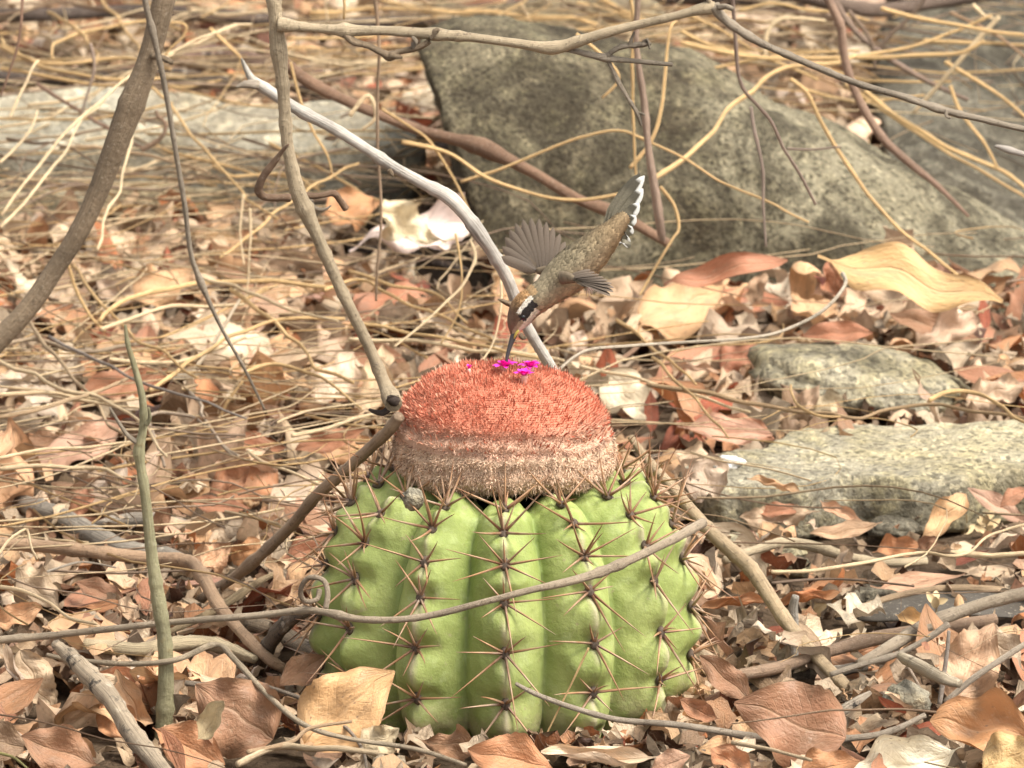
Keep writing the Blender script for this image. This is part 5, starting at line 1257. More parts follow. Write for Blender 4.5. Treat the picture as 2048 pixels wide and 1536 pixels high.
st([(0, 1110), (50, 1060), (62, 1085), (70, 1120)], 'curling over the weathered dark branch', 7, PW, 'h', 0.04)
st([(90, 1140), (160, 1122), (230, 1130)], 'arching under the elbow-bent stick', 5, (0.45, 0.38, 0.30), 'h', 0.03)
st([(500, 1505), (580, 1485), (620, 1455), (700, 1440)], 'lying beside the tan leaf', 10, (0.44, 0.30, 0.18), 'h', 0.03)
st([(480, 1520), (560, 1490), (640, 1505), (760, 1515)], 'lying knobbly before the tan leaf', 16, (0.50, 0.38, 0.24), 'h', 0.03)
st([(0, 1510), (30, 1520), (60, 1545)], 'lying at the chestnut leaf', 7, (0.3, 0.27, 0.1), 'h', 0.035)
def colname(c):
    if c[0] > 0.72: return 'pale'
    if c[0] > 0.60: return 'golden'
    if c[0] > 0.42: return 'tan'
    if c[0] > 0.30: return 'brownish'
    return 'dark brown'
for q, (path, mode, a, b, d, c, where, look) in enumerate(ST):
    thick = 'thick' if d >= 11 else ('slim' if d >= 8 else 'very thin')
    if mode == 'h': a, b = a + 0.017, b + 0.017
    else: d *= 0.88
    jf = random.uniform(0.95, 1.15); jc = tuple(x * jf for x in c)
    o = tube_obj('straw', px_tube(path, mode, a, b, d * 1.15, d * 0.8, seg=7, sub=7, bumpy=0.09, wob=0.0006, seed=200 + q, kink=0.02, kamp=0.8, nodes=0.03, flat=0.72), M_STRAW, jc)
    tag(o, f'{thick} {colname(c)} dry stem {where}', 'straw', 'dry stems over the litter')

# ------------------------------------------------------------------ dead leaves
def leaf_geo(nu=12, nv=6, shape='ellip', width=0.42, fold=0.3, bend=0.6, roll=0.0, corr=0.0, crumple=0.02, twist=0.0, holes=0, seed=0, stalk=0.0, ragged=0.0, edge=0.0):
    """unit-length leaf along +x, normal +z; returns V, F, UV"""
    rs = np.random.default_rng(seed)
    u = np.linspace(0, 1, nu + 1); v = np.linspace(-1, 1, nv + 1)
    uu = np.clip((u - stalk) / (1 - stalk), 0, 1)
    if shape == 'ellip': wv = np.sin(np.pi * uu ** 0.95) ** 0.85
    elif shape == 'ovate': wv = np.sin(np.pi * uu ** 0.68) ** 0.85
    elif shape == 'obov': wv = np.sin(np.pi * uu ** 1.45) ** 0.8
    elif shape == 'lance': wv = np.sin(np.pi * uu ** 0.8) ** 1.25
    else: wv = np.clip(np.sin(np.pi * (uu * 0.9 + 0.05)) ** 0.35, 0, 1)
    wv = np.maximum(wv * 0.5 * width, 0.010)
    if ragged: wv = wv * (1 + ragged * rs.normal(0, 1, nu + 1))
    wv = np.maximum(wv, 0.008)
    # long bend
    th = bend * (u - 0.35) + 0.25 * bend * np.sin(u * 5 + seed)
    dx = 1 / nu
    cx = np.concatenate([[0], np.cumsum(np.cos(th[:-1]) * dx)]); cz = np.concatenate([[0], np.cumsum(np.sin(th[:-1]) * dx)])
    V = np.zeros((nu + 1, nv + 1, 3)); UV = np.zeros((nu + 1, nv + 1, 2))
    p = rs.uniform(0, 6.28, 8)
    for i in range(nu + 1):
        s = v * wv[i]
        if abs(roll) > 1e-3:
            kap = roll * 2 / (0.5 * width)
            y = np.sin(kap * s) / kap; z = (1 - np.cos(kap * s)) / kap
        else: y, z = s.copy(), np.zeros_like(s)
        z = z + np.abs(s) * math.tan(fold) * (1 - 0.4 * np.abs(v))
        y = y * math.cos(fold * 0.8)
        z = z + edge * np.abs(v) ** 3 * wv[i] * np.sin(u[i] * 13 + np.sign(v) * 1.3 + p[6])
        z = z + corr * np.abs(v) ** 0.6 * np.sin(2 * np.pi * (uu[i] * 9 - np.abs(v) * 1.3)) * min(1, wv[i] / (0.25 * width))
        tw = twist * (u[i] - 0.4)
        y, z = y * math.cos(tw) - z * math.sin(tw), y * math.sin(tw) + z * math.cos(tw)
        nx, nz = -math.sin(th[i]), math.cos(th[i])
        V[i, :, 0] = cx[i] + nx * z; V[i, :, 1] = y; V[i, :, 2] = cz[i] + nz * z
        UV[i, :, 0] = u[i]; UV[i, :, 1] = v * 0.5 + 0.5
    if crumple:
        X, Y = V[..., 0].copy(), V[..., 1].copy()
        for q in range(4):
            f1, f2 = rs.uniform(5, 17), rs.uniform(6, 22)
            V[..., 2] += crumple * np.sin(X * f1 + p[q]) * np.sin(Y * f2 + p[q + 4]) 
            V[..., 1] += crumple * 0.5 * np.sin(X * f2 + p[q])
    m = nv + 1
    i, j = np.meshgrid(np.arange(nv), np.arange(nu)); i = i.ravel(); j = j.ravel()
    F = np.stack([j * m + i, j * m + i + 1, (j + 1) * m + i + 1, (j + 1) * m + i], 1)
    if holes:
        kill = set(rs.choice(len(F), holes, replace=False).tolist())
        F = np.array([f for q, f in enumerate(F) if q not in kill])
    return V.reshape(-1, 3), F, UV.reshape(-1, 2)

PAL = {'terracotta': (0.335, 0.098, 0.050), 'chestnut': (0.185, 0.060, 0.028), 'dark brown': (0.09, 0.042, 0.025), 'orange-brown': (0.43, 0.160, 0.060), 'tan': (0.59, 0.35, 0.185), 'pinkish tan': (0.53, 0.30, 0.20),
       'beige': (0.61, 0.44, 0.29), 'grey-beige': (0.48, 0.38, 0.275), 'cream': (0.74, 0.60, 0.43), 'golden tan': (0.64, 0.375, 0.155), 'off-white': (0.84, 0.77, 0.66)}
KINDS = {   # form: parameter sets
    'folded leathery': dict(shape='ellip', width=0.42, fold=0.55, bend=0.5, crumple=0.004),
    'smooth flat': dict(shape='ovate', width=0.50, fold=0.14, bend=0.35, crumple=0.010, edge=0.25),
    'curled': dict(shape='ellip', width=0.52, fold=0.1, bend=1.6, roll=0.75, crumple=0.02),
    'rolled': dict(shape='ellip', width=0.62, fold=0.0, bend=0.5, roll=1.45, crumple=0.015),
    'ribbed crinkled': dict(shape='ovate', width=0.50, fold=0.28, bend=1.1, corr=0.028, crumple=0.022, edge=0.5),
    'crumpled': dict(shape='obov', width=0.68, fold=0.2, bend=1.3, roll=0.35, corr=0.02, crumple=0.05, ragged=0.05, edge=0.6),
    'narrow': dict(shape='lance', width=0.27, fold=0.35, bend=0.8, crumple=0.008),
    'torn': dict(shape='frag', width=0.75, fold=0.25, bend=1.0, roll=0.3, crumple=0.05, ragged=0.13),
}
# ---- traced leaves: base pixel, tip pixel, width px, height of base, how much nearer(-)/farther(+) the tip is, facing 0 (lying) .. 1 (upright to us), kind, colour, label
HERO = [
    (592, 1500, 786, 1338, 165, 0.012, 0.012, 0.85, 'smooth flat', 'golden tan', 'broad golden tan leaf propped against the cactus foot'),
    (1112, 1540, 935, 1500, 105, 0.020, 0.0, 0.72, 'folded leathery', 'orange-brown', 'glossy orange-brown folded leaf below the cactus front'),
    (1325, 1515, 1082, 1500, 90, 0.018, 0.0, 0.6, 'rolled', 'cream', 'cream rolled leaf with torn edge below the cactus front'),
    (1690, 1480, 1470, 1400, 175, 0.020, 0.0, 0.85, 'smooth flat', 'chestnut', 'large cracked brown leaf with tan edge under the grey curved twig'),
    (1925, 1500, 1700, 1545, 150, 0.028, 0.0, 0.7, 'curled', 'off-white', 'big off-white curled leaf at the bottom below the brown curled one'),
    (2080, 1470, 1860, 1440, 175, 0.030, 0.01, 0.75, 'curled', 'orange-brown', 'large brown leaf curling over behind the off-white leaf'),
    (1905, 1400, 1985, 1245, 130, 0.010, 0.02, 0.8, 'ribbed crinkled', 'pinkish tan', 'tall pale pinkish leaf standing behind the straight grey twig'),
    (2060, 1340, 1960, 1265, 70, 0.02, 0.01, 0.6, 'crumpled', 'grey-beige', 'greyish crumpled leaf beside the tall pale pinkish one'),
    (545, 1480, 390, 1370, 170, 0.014, 0.012, 0.9, 'smooth flat', 'chestnut', 'broad dark brown leaf standing behind the grey and pale twigs'),
    (305, 1455, 450, 1530, 110, 0.022, -0.006, 0.75, 'folded leathery', 'orange-brown', 'brown boat-folded leaf at the sapling foot'),
    (395, 1480, 445, 1400, 70, 0.03, 0.0, 0.7, 'curled', 'beige', 'small beige curled leaf inside the boat-folded one'),
    (200, 1530, 40, 1475, 110, 0.022, 0.0, 0.75, 'folded leathery', 'chestnut', 'glossy chestnut leaf at the bottom beside the rotten stick'),
    (60, 1500, -60, 1470, 90, 0.030, 0.0, 0.8, 'folded leathery', 'dark brown', 'dark brown glossy leaf beside the chestnut one'),
    (40, 1300, 105, 1440, 85, 0.030, -0.01, 0.7, 'ribbed crinkled', 'grey-beige', 'long pale ribbed leaf hanging beside the rotten stick'),
    (10, 1290, 60, 1430, 60, 0.035, -0.01, 0.7, 'rolled', 'grey-beige', 'narrow pale rolled leaf next to the long ribbed one'),
    (250, 1480, 210, 1385, 80, 0.012, 0.012, 0.85, 'smooth flat', 'orange-brown', 'brown leaf standing behind the rotten stick'),
    (290, 1450, 230, 1340, 70, 0.012, 0.02, 0.8, 'curled', 'tan', 'tan curled leaf between rotten stick and sapling'),
    (150, 1430, 230, 1350, 80, 0.02, 0.01, 0.7, 'crumpled', 'grey-beige', 'pale greyish crumpled leaf behind the rotten stick'),
    (1502, 995, 1395, 1038, 55, 0.012, -0.004, 0.65, 'folded leathery', 'terracotta', 'terracotta folded leaf at the granite slab corner'),
    (1510, 1025, 1605, 1020, 36, 0.016, 0.0, 0.6, 'folded leathery', 'terracotta', 'small dark red leaf tucked under the granite slab'),
    (1480, 1035, 1640, 1022, 44, 0.014, 0.0, 0.6, 'ribbed crinkled', 'beige', 'beige ribbed leaf under the granite slab edge'),
    (1765, 1045, 1620, 1066, 42, 0.022, -0.004, 0.6, 'folded leathery', 'pinkish tan', 'mauve-brown boat-shaped leaf before the granite slab'),
    (1640, 1000, 1725, 1040, 40, 0.02, -0.004, 0.6, 'curled', 'pinkish tan', 'brown leaf curling off the granite slab edge'),
    (1745, 1100, 1840, 1090, 66, 0.012, 0.0, 0.75, 'curled', 'orange-brown', 'orange-brown cupped leaf on bare soil before the slab'),
    (1835, 1105, 1870, 1072, 46, 0.012, 0.0, 0.8, 'curled', 'chestnut', 'small round brown leaf beside the cupped one'),
    (1840, 1085, 1935, 990, 75, 0.012, 0.02, 0.75, 'curled', 'tan', 'tan leaf standing against the slab front'),
    (1935, 975, 2060, 1045, 46, 0.03, -0.02, 0.6, 'folded leathery', 'pinkish tan', 'long pinkish leaf sloping down the slab end'),
    (2060, 975, 2000, 1015, 40, 0.035, -0.01, 0.6, 'folded leathery', 'terracotta', 'reddish leaf above the long pinkish one'),
    (1850, 1010, 1810, 1040, 40, 0.014, 0.0, 0.7, 'curled', 'terracotta', 'rust leaf curled under the slab lip'),
    (1635, 515, 2005, 605, 105, 0.10, -0.01, 0.75, 'smooth flat', 'golden tan', 'very large golden tan leaf lying against the boulder foot'),
    (1330, 575, 1575, 520, 75, 0.075, 0.01, 0.7, 'curled', 'terracotta', 'rusty brown curled leaf leaning on the boulder foot'),
    (1275, 660, 1445, 570, 130, 0.02, 0.05, 0.7, 'smooth flat', 'tan', 'broad peach-tan leaf with clear midrib behind the cactus crown'),
    (1780, 625, 1960, 680, 66, 0.055, -0.005, 0.65, 'folded leathery', 'chestnut', 'chestnut leaf below the very large golden one'),
    (1605, 672, 1745, 668, 56, 0.045, 0.0, 0.65, 'folded leathery', 'terracotta', 'terracotta boat-shaped leaf beyond the rounded stone'),
    (1440, 735, 1515, 690, 60, 0.02, 0.005, 0.7, 'smooth flat', 'terracotta', 'terracotta leaf at the end of the rounded stone'),
    (1680, 600, 1660, 520, 80, 0.07, 0.0, 0.8, 'crumpled', 'terracotta', 'crumpled rust leaf beside the very large golden one'),
    (1620, 590, 1690, 560, 70, 0.055, 0.0, 0.8, 'crumpled', 'chestnut', 'brown crumpled leaf under the rust one'),
    (1500, 610, 1530, 545, 50, 0.05, 0.0, 0.8, 'curled', 'pinkish tan', 'small pale pink upright leaf before the boulder'),
    (1355, 850, 1545, 870, 70, 0.025, 0.0, 0.65, 'folded leathery', 'pinkish tan', 'large mauve-brown folded leaf behind the granite slab'),
    (1440, 825, 1550, 880, 50, 0.03, -0.005, 0.65, 'folded leathery', 'terracotta', 'reddish folded leaf beside the mauve-brown one'),
    (1340, 905, 1480, 920, 60, 0.03, 0.0, 0.7, 'ribbed crinkled', 'beige', 'pale crinkled leaf on the slab corner near the cactus'),
    (1420, 900, 1400, 1005, 100, 0.045, -0.02, 0.75, 'ribbed crinkled', 'grey-beige', 'pale leaf with insect holes hanging over the slab corner'),
    (1495, 955, 1600, 985, 46, 0.042, -0.002, 0.6, 'rolled', 'tan', 'tan rolled leaf on the front edge of the granite slab'),
    (1215, 740, 1290, 840, 95, 0.03, -0.04, 0.75, 'smooth flat', 'cream', 'cream yellow leaf just beyond the cactus crown'),
    (150, 790, 330, 745, 70, 0.02, 0.01, 0.7, 'folded leathery', 'terracotta', 'broad terracotta leaf under straws beyond the sapling'),
    (445, 880, 572, 895, 54, 0.025, 0.0, 0.65, 'folded leathery', 'terracotta', 'terracotta boat leaf between sapling and knotted stem'),
    (590, 900, 730, 860, 56, 0.025, 0.0, 0.65, 'folded leathery', 'terracotta', 'terracotta leaf under the pale straw by the knotted stem'),
    (640, 905, 760, 880, 60, 0.02, 0.0, 0.7, 'smooth flat', 'golden tan', 'golden leaf just below the knotted stem end'),
    (250, 850, 55, 935, 80, 0.03, -0.02, 0.65, 'smooth flat', 'pinkish tan', 'long pinkish leaf lying behind the sapling'),
    (130, 870, 40, 905, 60, 0.025, -0.005, 0.6, 'folded leathery', 'chestnut', 'dark red-brown leaf behind the long pinkish one'),
    (565, 920, 430, 1010, 105, 0.02, -0.02, 0.75, 'smooth flat', 'orange-brown', 'orange leaf with dark holes beyond the sapling'),
    (415, 985, 500, 935, 70, 0.02, 0.0, 0.7, 'curled', 'terracotta', 'rusty leaf beside the orange holed one'),
    (375, 1000, 500, 1020, 42, 0.022, 0.0, 0.6, 'folded leathery', 'terracotta', 'narrow terracotta leaf below the orange holed one'),
    (265, 600, 385, 540, 90, 0.03, 0.02, 0.75, 'smooth flat', 'tan', 'tan leaf with curled rim below the thick trunk'),
    (190, 560, 270, 600, 80, 0.03, 0.0, 0.7, 'curled', 'grey-beige', 'grey cupped leaf beside the tan rimmed one'),
    (640, 820, 705, 700, 100, 0.02, 0.03, 0.75, 'smooth flat', 'cream', 'large pale leaf standing behind the knotted stem end'),
    (740, 830, 770, 690, 80, 0.02, 0.03, 0.75, 'curled', 'beige', 'beige leaf beside the pale one behind the stem'),
    (700, 500, 950, 440, 110, 0.05, 0.03, 0.75, 'crumpled', 'off-white', 'white crumpled papery leaf at the boulder end'),
    (890, 490, 760, 410, 90, 0.06, 0.0, 0.75, 'crumpled', 'cream', 'cream crumpled leaf on top of the white papery one'),
    (640, 430, 760, 400, 90, 0.06, 0.02, 0.75, 'smooth flat', 'orange-brown', 'orange-brown leaf behind the white papery one'),
    (30, 1140, 120, 1210, 80, 0.03, -0.01, 0.7, 'ribbed crinkled', 'grey-beige', 'grey ribbed leaf before the weathered dark branch'),
    (150, 1165, 255, 1205, 52, 0.02, -0.004, 0.65, 'folded leathery', 'chestnut', 'dark red folded leaf before the elbow-bent stick'),
    (155, 1215, 275, 1208, 24, 0.02, 0.0, 0.7, 'narrow', 'orange-brown', 'narrow orange leaf lying under the dark red one'),
    (-20, 1250, 85, 1215, 70, 0.025, 0.0, 0.75, 'curled', 'tan', 'tan leaf with scorched edge at the brown vine'),
    (390, 1140, 460, 1085, 66, 0.02, 0.01, 0.75, 'ribbed crinkled', 'tan', 'triangular tan crinkled leaf beside the lower knotted stem'),
    (470, 1130, 520, 1080, 60, 0.02, 0.0, 0.75, 'curled', 'orange-brown', 'brown curled leaf touching the lower knotted stem'),
    (560, 1120, 665, 1075, 60, 0.02, 0.0, 0.7, 'folded leathery', 'terracotta', 'terracotta leaf beside the cactus shoulder'),
    (300, 1070, 340, 1015, 40, 0.018, 0.0, 0.75, 'folded leathery', 'chestnut', 'small brown leaf standing beside the sapling'),
    (130, 1035, 190, 990, 46, 0.018, 0.0, 0.7, 'folded leathery', 'terracotta', 'reddish folded leaf above the weathered dark branch'),
    (70, 1060, 60, 1015, 40, 0.02, 0.0, 0.75, 'curled', 'chestnut', 'brown curled leaf resting on the weathered dark branch'),
    (1400, 1215, 1540, 1195, 54, 0.016, 0.0, 0.6, 'rolled', 'orange-brown', 'orange leaf rolled into a tube by the leaning branch'),
    (1530, 1215, 1680, 1185, 58, 0.014, 0.0, 0.6, 'rolled', 'orange-brown', 'second orange tube leaf beyond the cut stem'),
    (1740, 1170, 1930, 1145, 50, 0.014, 0.006, 0.55, 'narrow', 'pinkish tan', 'pale pinkish leaf lying behind the seed pod'),
    (1500, 1400, 1400, 1310, 70, 0.014, 0.004, 0.75, 'folded leathery', 'chestnut', 'dark brown leaf against the cactus flank'),
    (1760, 1290, 1690, 1320, 60, 0.01, 0.0, 0.75, 'smooth flat', 'orange-brown', 'bright rust leaf under the reddish-brown stick'),
    (1500, 1545, 1420, 1500, 80, 0.025, 0.0, 0.75, 'curled', 'orange-brown', 'orange-brown cupped leaf below the grey curved twig'),
    (1380, 1510, 1300, 1545, 60, 0.03, 0.0, 0.65, 'folded leathery', 'pinkish tan', 'pinkish tan leaf below the grey curved twig'),
    (1590, 1545, 1720, 1520, 80, 0.025, 0.0, 0.75, 'smooth flat', 'orange-brown', 'rusty leaf beside the off-white one'),
    (1790, 1230, 1870, 1260, 50, 0.022, 0.0, 0.7, 'curled', 'golden tan', 'golden leaf lying before the seed pod'),
    (1440, 1440, 1360, 1400, 60, 0.014, 0.0, 0.8, 'curled', 'terracotta', 'rust leaf at the cactus base'),
    (830, 1475, 960, 1500, 70, 0.014, -0.004, 0.7, 'crumpled', 'chestnut', 'crumpled brown leaf pressed to the cactus base'),
    (720, 1500, 800, 1460, 70, 0.014, 0.0, 0.75, 'ribbed crinkled', 'grey-beige', 'grey ribbed leaf behind the propped golden one'),
    (620, 1310, 690, 1260, 60, 0.02, 0.0, 0.75, 'curled', 'terracotta', 'rust leaf between the black stub and cactus'),
    (560, 1370, 650, 1310, 70, 0.02, 0.01, 0.75, 'folded leathery', 'chestnut', 'dark red leaf leaning behind the pale twig'),
    (1960, 1540, 2080, 1490, 110, 0.03, 0.0, 0.75, 'smooth flat', 'golden tan', 'golden brown leaf behind the off-white one'),
    (1820, 700, 1960, 640, 70, 0.04, 0.02, 0.7, 'crumpled', 'grey-beige', 'grey crumpled leaf beside the chestnut one'),
    (1930, 800, 2060, 760, 70, 0.03, 0.01, 0.7, 'ribbed crinkled', 'beige', 'beige ribbed leaf behind the looping dry stem'),
    (1690, 790, 1620, 830, 56, 0.03, -0.005, 0.7, 'ribbed crinkled', 'grey-beige', 'pale crinkled leaf before the rounded stone'),
    (1600, 820, 1640, 770, 40, 0.025, 0.0, 0.8, 'narrow', 'beige', 'thin upright beige leaf at the rounded stone'),
    (1330, 720, 1440, 745, 40, 0.03, 0.0, 0.6, 'rolled', 'beige', 'beige scroll-like leaf beyond the cactus crown'),
    (1140, 665, 1175, 700, 44, 0.03, -0.004, 0.75, 'smooth flat', 'cream', 'small pale yellow leaf beside the white branch'),
]
leaf_names = 'dead_leaf'
def basis_from(base, tipp, facing, spin=0.0):
    ax = tipp - base; L = np.linalg.norm(ax); ax = ax / L
    n = facing * (-VIEW) + (1 - facing) * np.array([0, 0, 1.0])
    n = n - ax * (n @ ax); n /= np.linalg.norm(n)
    s_ = np.cross(n, ax)
    return ax, s_, n, L
for q, (x0, y0, x1, y1, wp, hb, dy, fc, kd, cn, lab) in enumerate(HERO):
    b = at_h(x0, y0, hb)
    t = at_y(x1, y1, b[1] + dy)
    ax, s_, n, L = basis_from(b, t, fc)
    kw = dict(KINDS[kd]); kw['width'] = min(1.2, wp * mpp(b) / L)
    kw['bend'] = kw['bend'] * random.uniform(0.5, 1.0) * random.choice((1, 1, -0.6))
    fine = dict(nu=26, nv=12, seed=900 + q, stalk=random.choice((0, 0.06, 0.1)))
    if kd == 'crumpled': kw['crumple'] = 0.026; kw['ragged'] = 0.03
    kw['crumple'] = kw.get('crumple', 0) + 0.010; kw['edge'] = kw.get('edge', 0) + (0.3 if L < 0.055 else 0.05); kw['ragged'] = kw.get('ragged', 0) + 0.02; kw['twist'] = random.uniform(-0.4, 0.4) * (1 if L < 0.055 else 0.4)
    if 'holes' in lab: kw['holes'] = 9
    V, F, U = leaf_geo(**fine, **kw)
    # keep the tip where the tracing says it is
    e = V[-1 - fine['nv'] // 2]; k = 1.0 / max(0.5, math.hypot(e[0], e[2])); an = math.atan2(e[2], e[0])
    X = V[:, 0] * math.cos(an) + V[:, 2] * math.sin(an); Z = -V[:, 0] * math.sin(an) + V[:, 2] * math.cos(an)
    V = np.stack([X * k, V[:, 1], Z * k], 1)
    M = Matrix(((ax[0], s_[0], n[0]), (ax[1], s_[1], n[1]), (ax[2], s_[2], n[2]))).to_4x4()
    c = tuple(v * random.uniform(0.92, 1.08) for v in PAL[cn])
    o = link('dead_leaf', mesh_data('dead_leaf', V * L, F, U), M_LEAF, None, c)
    M.translation = Vector(b); o.matrix_world = M
    tag(o, lab, 'leaf', 'dead leaves in the litter')

# ---- the rest of the litter: a pool of shapes dropped at random
mix_leaf = [('folded leathery', 'terracotta', 15), ('folded leathery', 'chestnut', 6), ('folded leathery', 'pinkish tan', 6), ('folded leathery', 'orange-brown', 5), ('smooth flat', 'terracotta', 5), ('smooth flat', 'tan', 8), ('smooth flat', 'orange-brown', 4), ('smooth flat', 'beige', 6),
            ('curled', 'tan', 8), ('curled', 'beige', 9), ('curled', 'orange-brown', 5), ('curled', 'grey-beige', 8), ('rolled', 'beige', 5), ('rolled', 'tan', 4), ('ribbed crinkled', 'beige', 10), ('ribbed crinkled', 'grey-beige', 8), ('ribbed crinkled', 'cream', 4),
            ('crumpled', 'beige', 8), ('crumpled', 'grey-beige', 7), ('crumpled', 'tan', 5), ('crumpled', 'dark brown', 3), ('narrow', 'orange-brown', 3), ('narrow', 'beige', 4), ('torn', 'tan', 3), ('torn', 'cream', 3)]
wts = np.array([m[2] for m in mix_leaf], float); wts /= wts.sum()
NVAR = 8
POOL, POOLF = {}, {}
for ki, kd in enumerate(KINDS):
    for v_ in range(NVAR):
        kw = dict(KINDS[kd]); sg = -1 if v_ % 2 else 1
        kw['bend'] *= sg * random.uniform(0.6, 1.2); kw['fold'] *= sg * random.uniform(0.6, 1.3)
        kw['width'] *= random.uniform(0.85, 1.2); kw['twist'] = random.uniform(-0.6, 0.6); kw['ragged'] = max(kw.get('ragged', 0), 0.05 if v_ in (2, 5, 7) else 0.015); kw['holes'] = random.choice((0, 3, 6)) if kd not in ('folded leathery', 'narrow') else 0
        POOL[kd, v_] = leaf_geo(nu=12, nv=6, seed=ki * 10 + v_, stalk=0.05 if v_ % 2 else 0.0, **kw)
for v_ in range(8):
    POOLF[v_] = leaf_geo(nu=4, nv=3, shape='frag', width=random.uniform(0.5, 1.0), fold=0.2, bend=random.uniform(-1, 1.6), roll=random.uniform(0, 0.5), crumple=0.09, ragged=0.25, seed=500 + v_)

big_rock_poly = [(-0.06, Yf - 0.01), (0.50, Yf - 0.01), (0.52, Yf + 0.30), (-0.10, Yf + 0.26)]
slab_poly = [tuple(at_h(x, y, 0.034)[:2]) for x, y in [(1370, 935), (1570, 862), (1850, 838), (2150, 838), (2250, 870), (2200, 945), (1790, 985), (1420, 975)]]
pale_poly = [tuple(at_h(x, y, 0.06)[:2]) for x, y in [(-260, 265), (-200, 205), (150, 182), (480, 196), (850, 262), (640, 300), (300, 292), (-100, 305)]]
tan_poly = [tuple(at_h(x, y, 0.03)[:2]) for x, y in [(-240, 345), (0, 312), (340, 314), (520, 350), (280, 382), (-120, 392)]]
stone_poly = [tuple(at_h(x, y, 0.01)[:2]) for x, y in [(1500, 740), (1600, 690), (1850, 700), (1940, 770), (1900, 840), (1600, 830)]]
rear_poly = [(0.25, 1.12), (0.70, 1.05), (0.80, 2.0), (0.275, 1.95)]
def inside(px, py, poly):
    r = np.zeros(len(px), bool); n = len(poly)
    for i in range(n):
        x0, y0 = poly[i]; x1, y1 = poly[(i + 1) % n]
        hit = ((y0 > py) != (y1 > py)) & (px < (x1 - x0) * (py - y0) / ((y1 - y0) + 1e-12) + x0)
        r ^= hit
    return r
def scatter(dens_in, dens_out):
    """points on the ground: dense in and near what the picture shows, thinner around it"""
    x0, x1, y0, y1 = -1.0, 1.0, -0.5, 2.7
    n = int((x1 - x0) * (y1 - y0) * dens_in)
    x = rng.uniform(x0, x1, n); y = rng.uniform(y0, y1, n)
    half = 0.275 + 0.07 * (y + 0.1) + 0.07
    near = (np.abs(x) < half) & (y > -0.22) & (y < 2.35)
    edge_ = np.clip(np.minimum(np.minimum(x - x0, x1 - x), np.minimum(y - y0, y1 - y)) / 0.3, 0.1, 1)
    keep = near | (rng.random(n) < dens_out / dens_in * edge_)
    keep &= ~((x - CX) ** 2 + (y - CY) ** 2 < 0.094 ** 2)
    for p in (big_rock_poly, slab_poly, rear_poly): keep &= ~inside(x, y, p)
    for p in (pale_poly, tan_poly, stone_poly): keep &= ~(inside(x, y, p) & (rng.random(n) < 0.97))
    # the bare patch of soil before the seed pod
    keep &= ~(inside(x, y, [tuple(at_h(a, b, 0)[:2]) for a, b in [(1560, 1090), (2048, 1060), (2100, 1170), (1700, 1200)]]) & (rng.random(n) < 0.6))
    return x[keep], y[keep]
def rot_matrices(yaw, pitch, roll):
    cy, sy, cp, sp, cr, sr = np.cos(yaw), np.sin(yaw), np.cos(pitch), np.sin(pitch), np.cos(roll), np.sin(roll)
    Rm = np.zeros((len(yaw), 3, 3))
    Rm[:, 0, 0] = cy * cp; Rm[:, 0, 1] = cy * sp * sr - sy * cr; Rm[:, 0, 2] = cy * sp * cr + sy * sr
    Rm[:, 1, 0] = sy * cp; Rm[:, 1, 1] = sy * sp * sr + cy * cr; Rm[:, 1, 2] = sy * sp * cr - cy * sr
    Rm[:, 2, 0] = -sp; Rm[:, 2, 1] = cp * sr; Rm[:, 2, 2] = cp * cr
    return Rm
lx, ly = scatter(3500, 1450)
n = len(lx)
kind_i = rng.choice(len(mix_leaf), n, p=wts)
var_i = rng.integers(0, NVAR, n)
Ls = np.clip(rng.lognormal(math.log(0.031), 0.42, n), 0.012, 0.070)
tilt = np.abs(rng.normal(0, 0.46, n)); tilt = np.minimum(tilt, 1.25)
Rm = rot_matrices(rng.uniform(0, 6.283, n), tilt * rng.choice([-1, 1], n), rng.normal(0, 0.45, n))
# flip some upside down
flip = rng.random(n) < 0.35
Rm[flip, :, 1:] *= -1
lz = rng.uniform(0.0, 0.016, n) + rng.exponential(0.003, n)
pos = np.stack([lx, ly, lz], 1)
cols_ = np.array([PAL[mix_leaf[k][1]] for k in kind_i]) * rng.uniform(0.62, 1.2, (n, 1)) * rng.uniform(0.975, 1.025, (n, 3))
# coarse visibility count to find the leaves that show largest
BW, BH = 512, 384
zb = np.full(BW * BH, 1e9); ib = np.full(BW * BH, -1, np.int64)
allp, alli = [], []
vis_in = np.where((np.abs(lx) < 0.30 + 0.075 * (ly + 0.2)) & (ly > -0.2) & (ly < 2.2))[0]
lift = np.zeros(n)
for key, (V, F, U) in POOL.items():
    ids = np.where([mix_leaf[k][0] == key[0] for k in kind_i])[0]
    ids = ids[var_i[ids] == key[1]]
    if len(ids) == 0: continue
    W_ = np.einsum('nij,vj->nvi', Rm[ids], V - V.mean(0)) * Ls[ids, None, None]
    low = W_[:, :, 2].min(1)
    lift[ids] = np.maximum(0, -low * 0.72)
pos[:, 2] += lift - 0.002
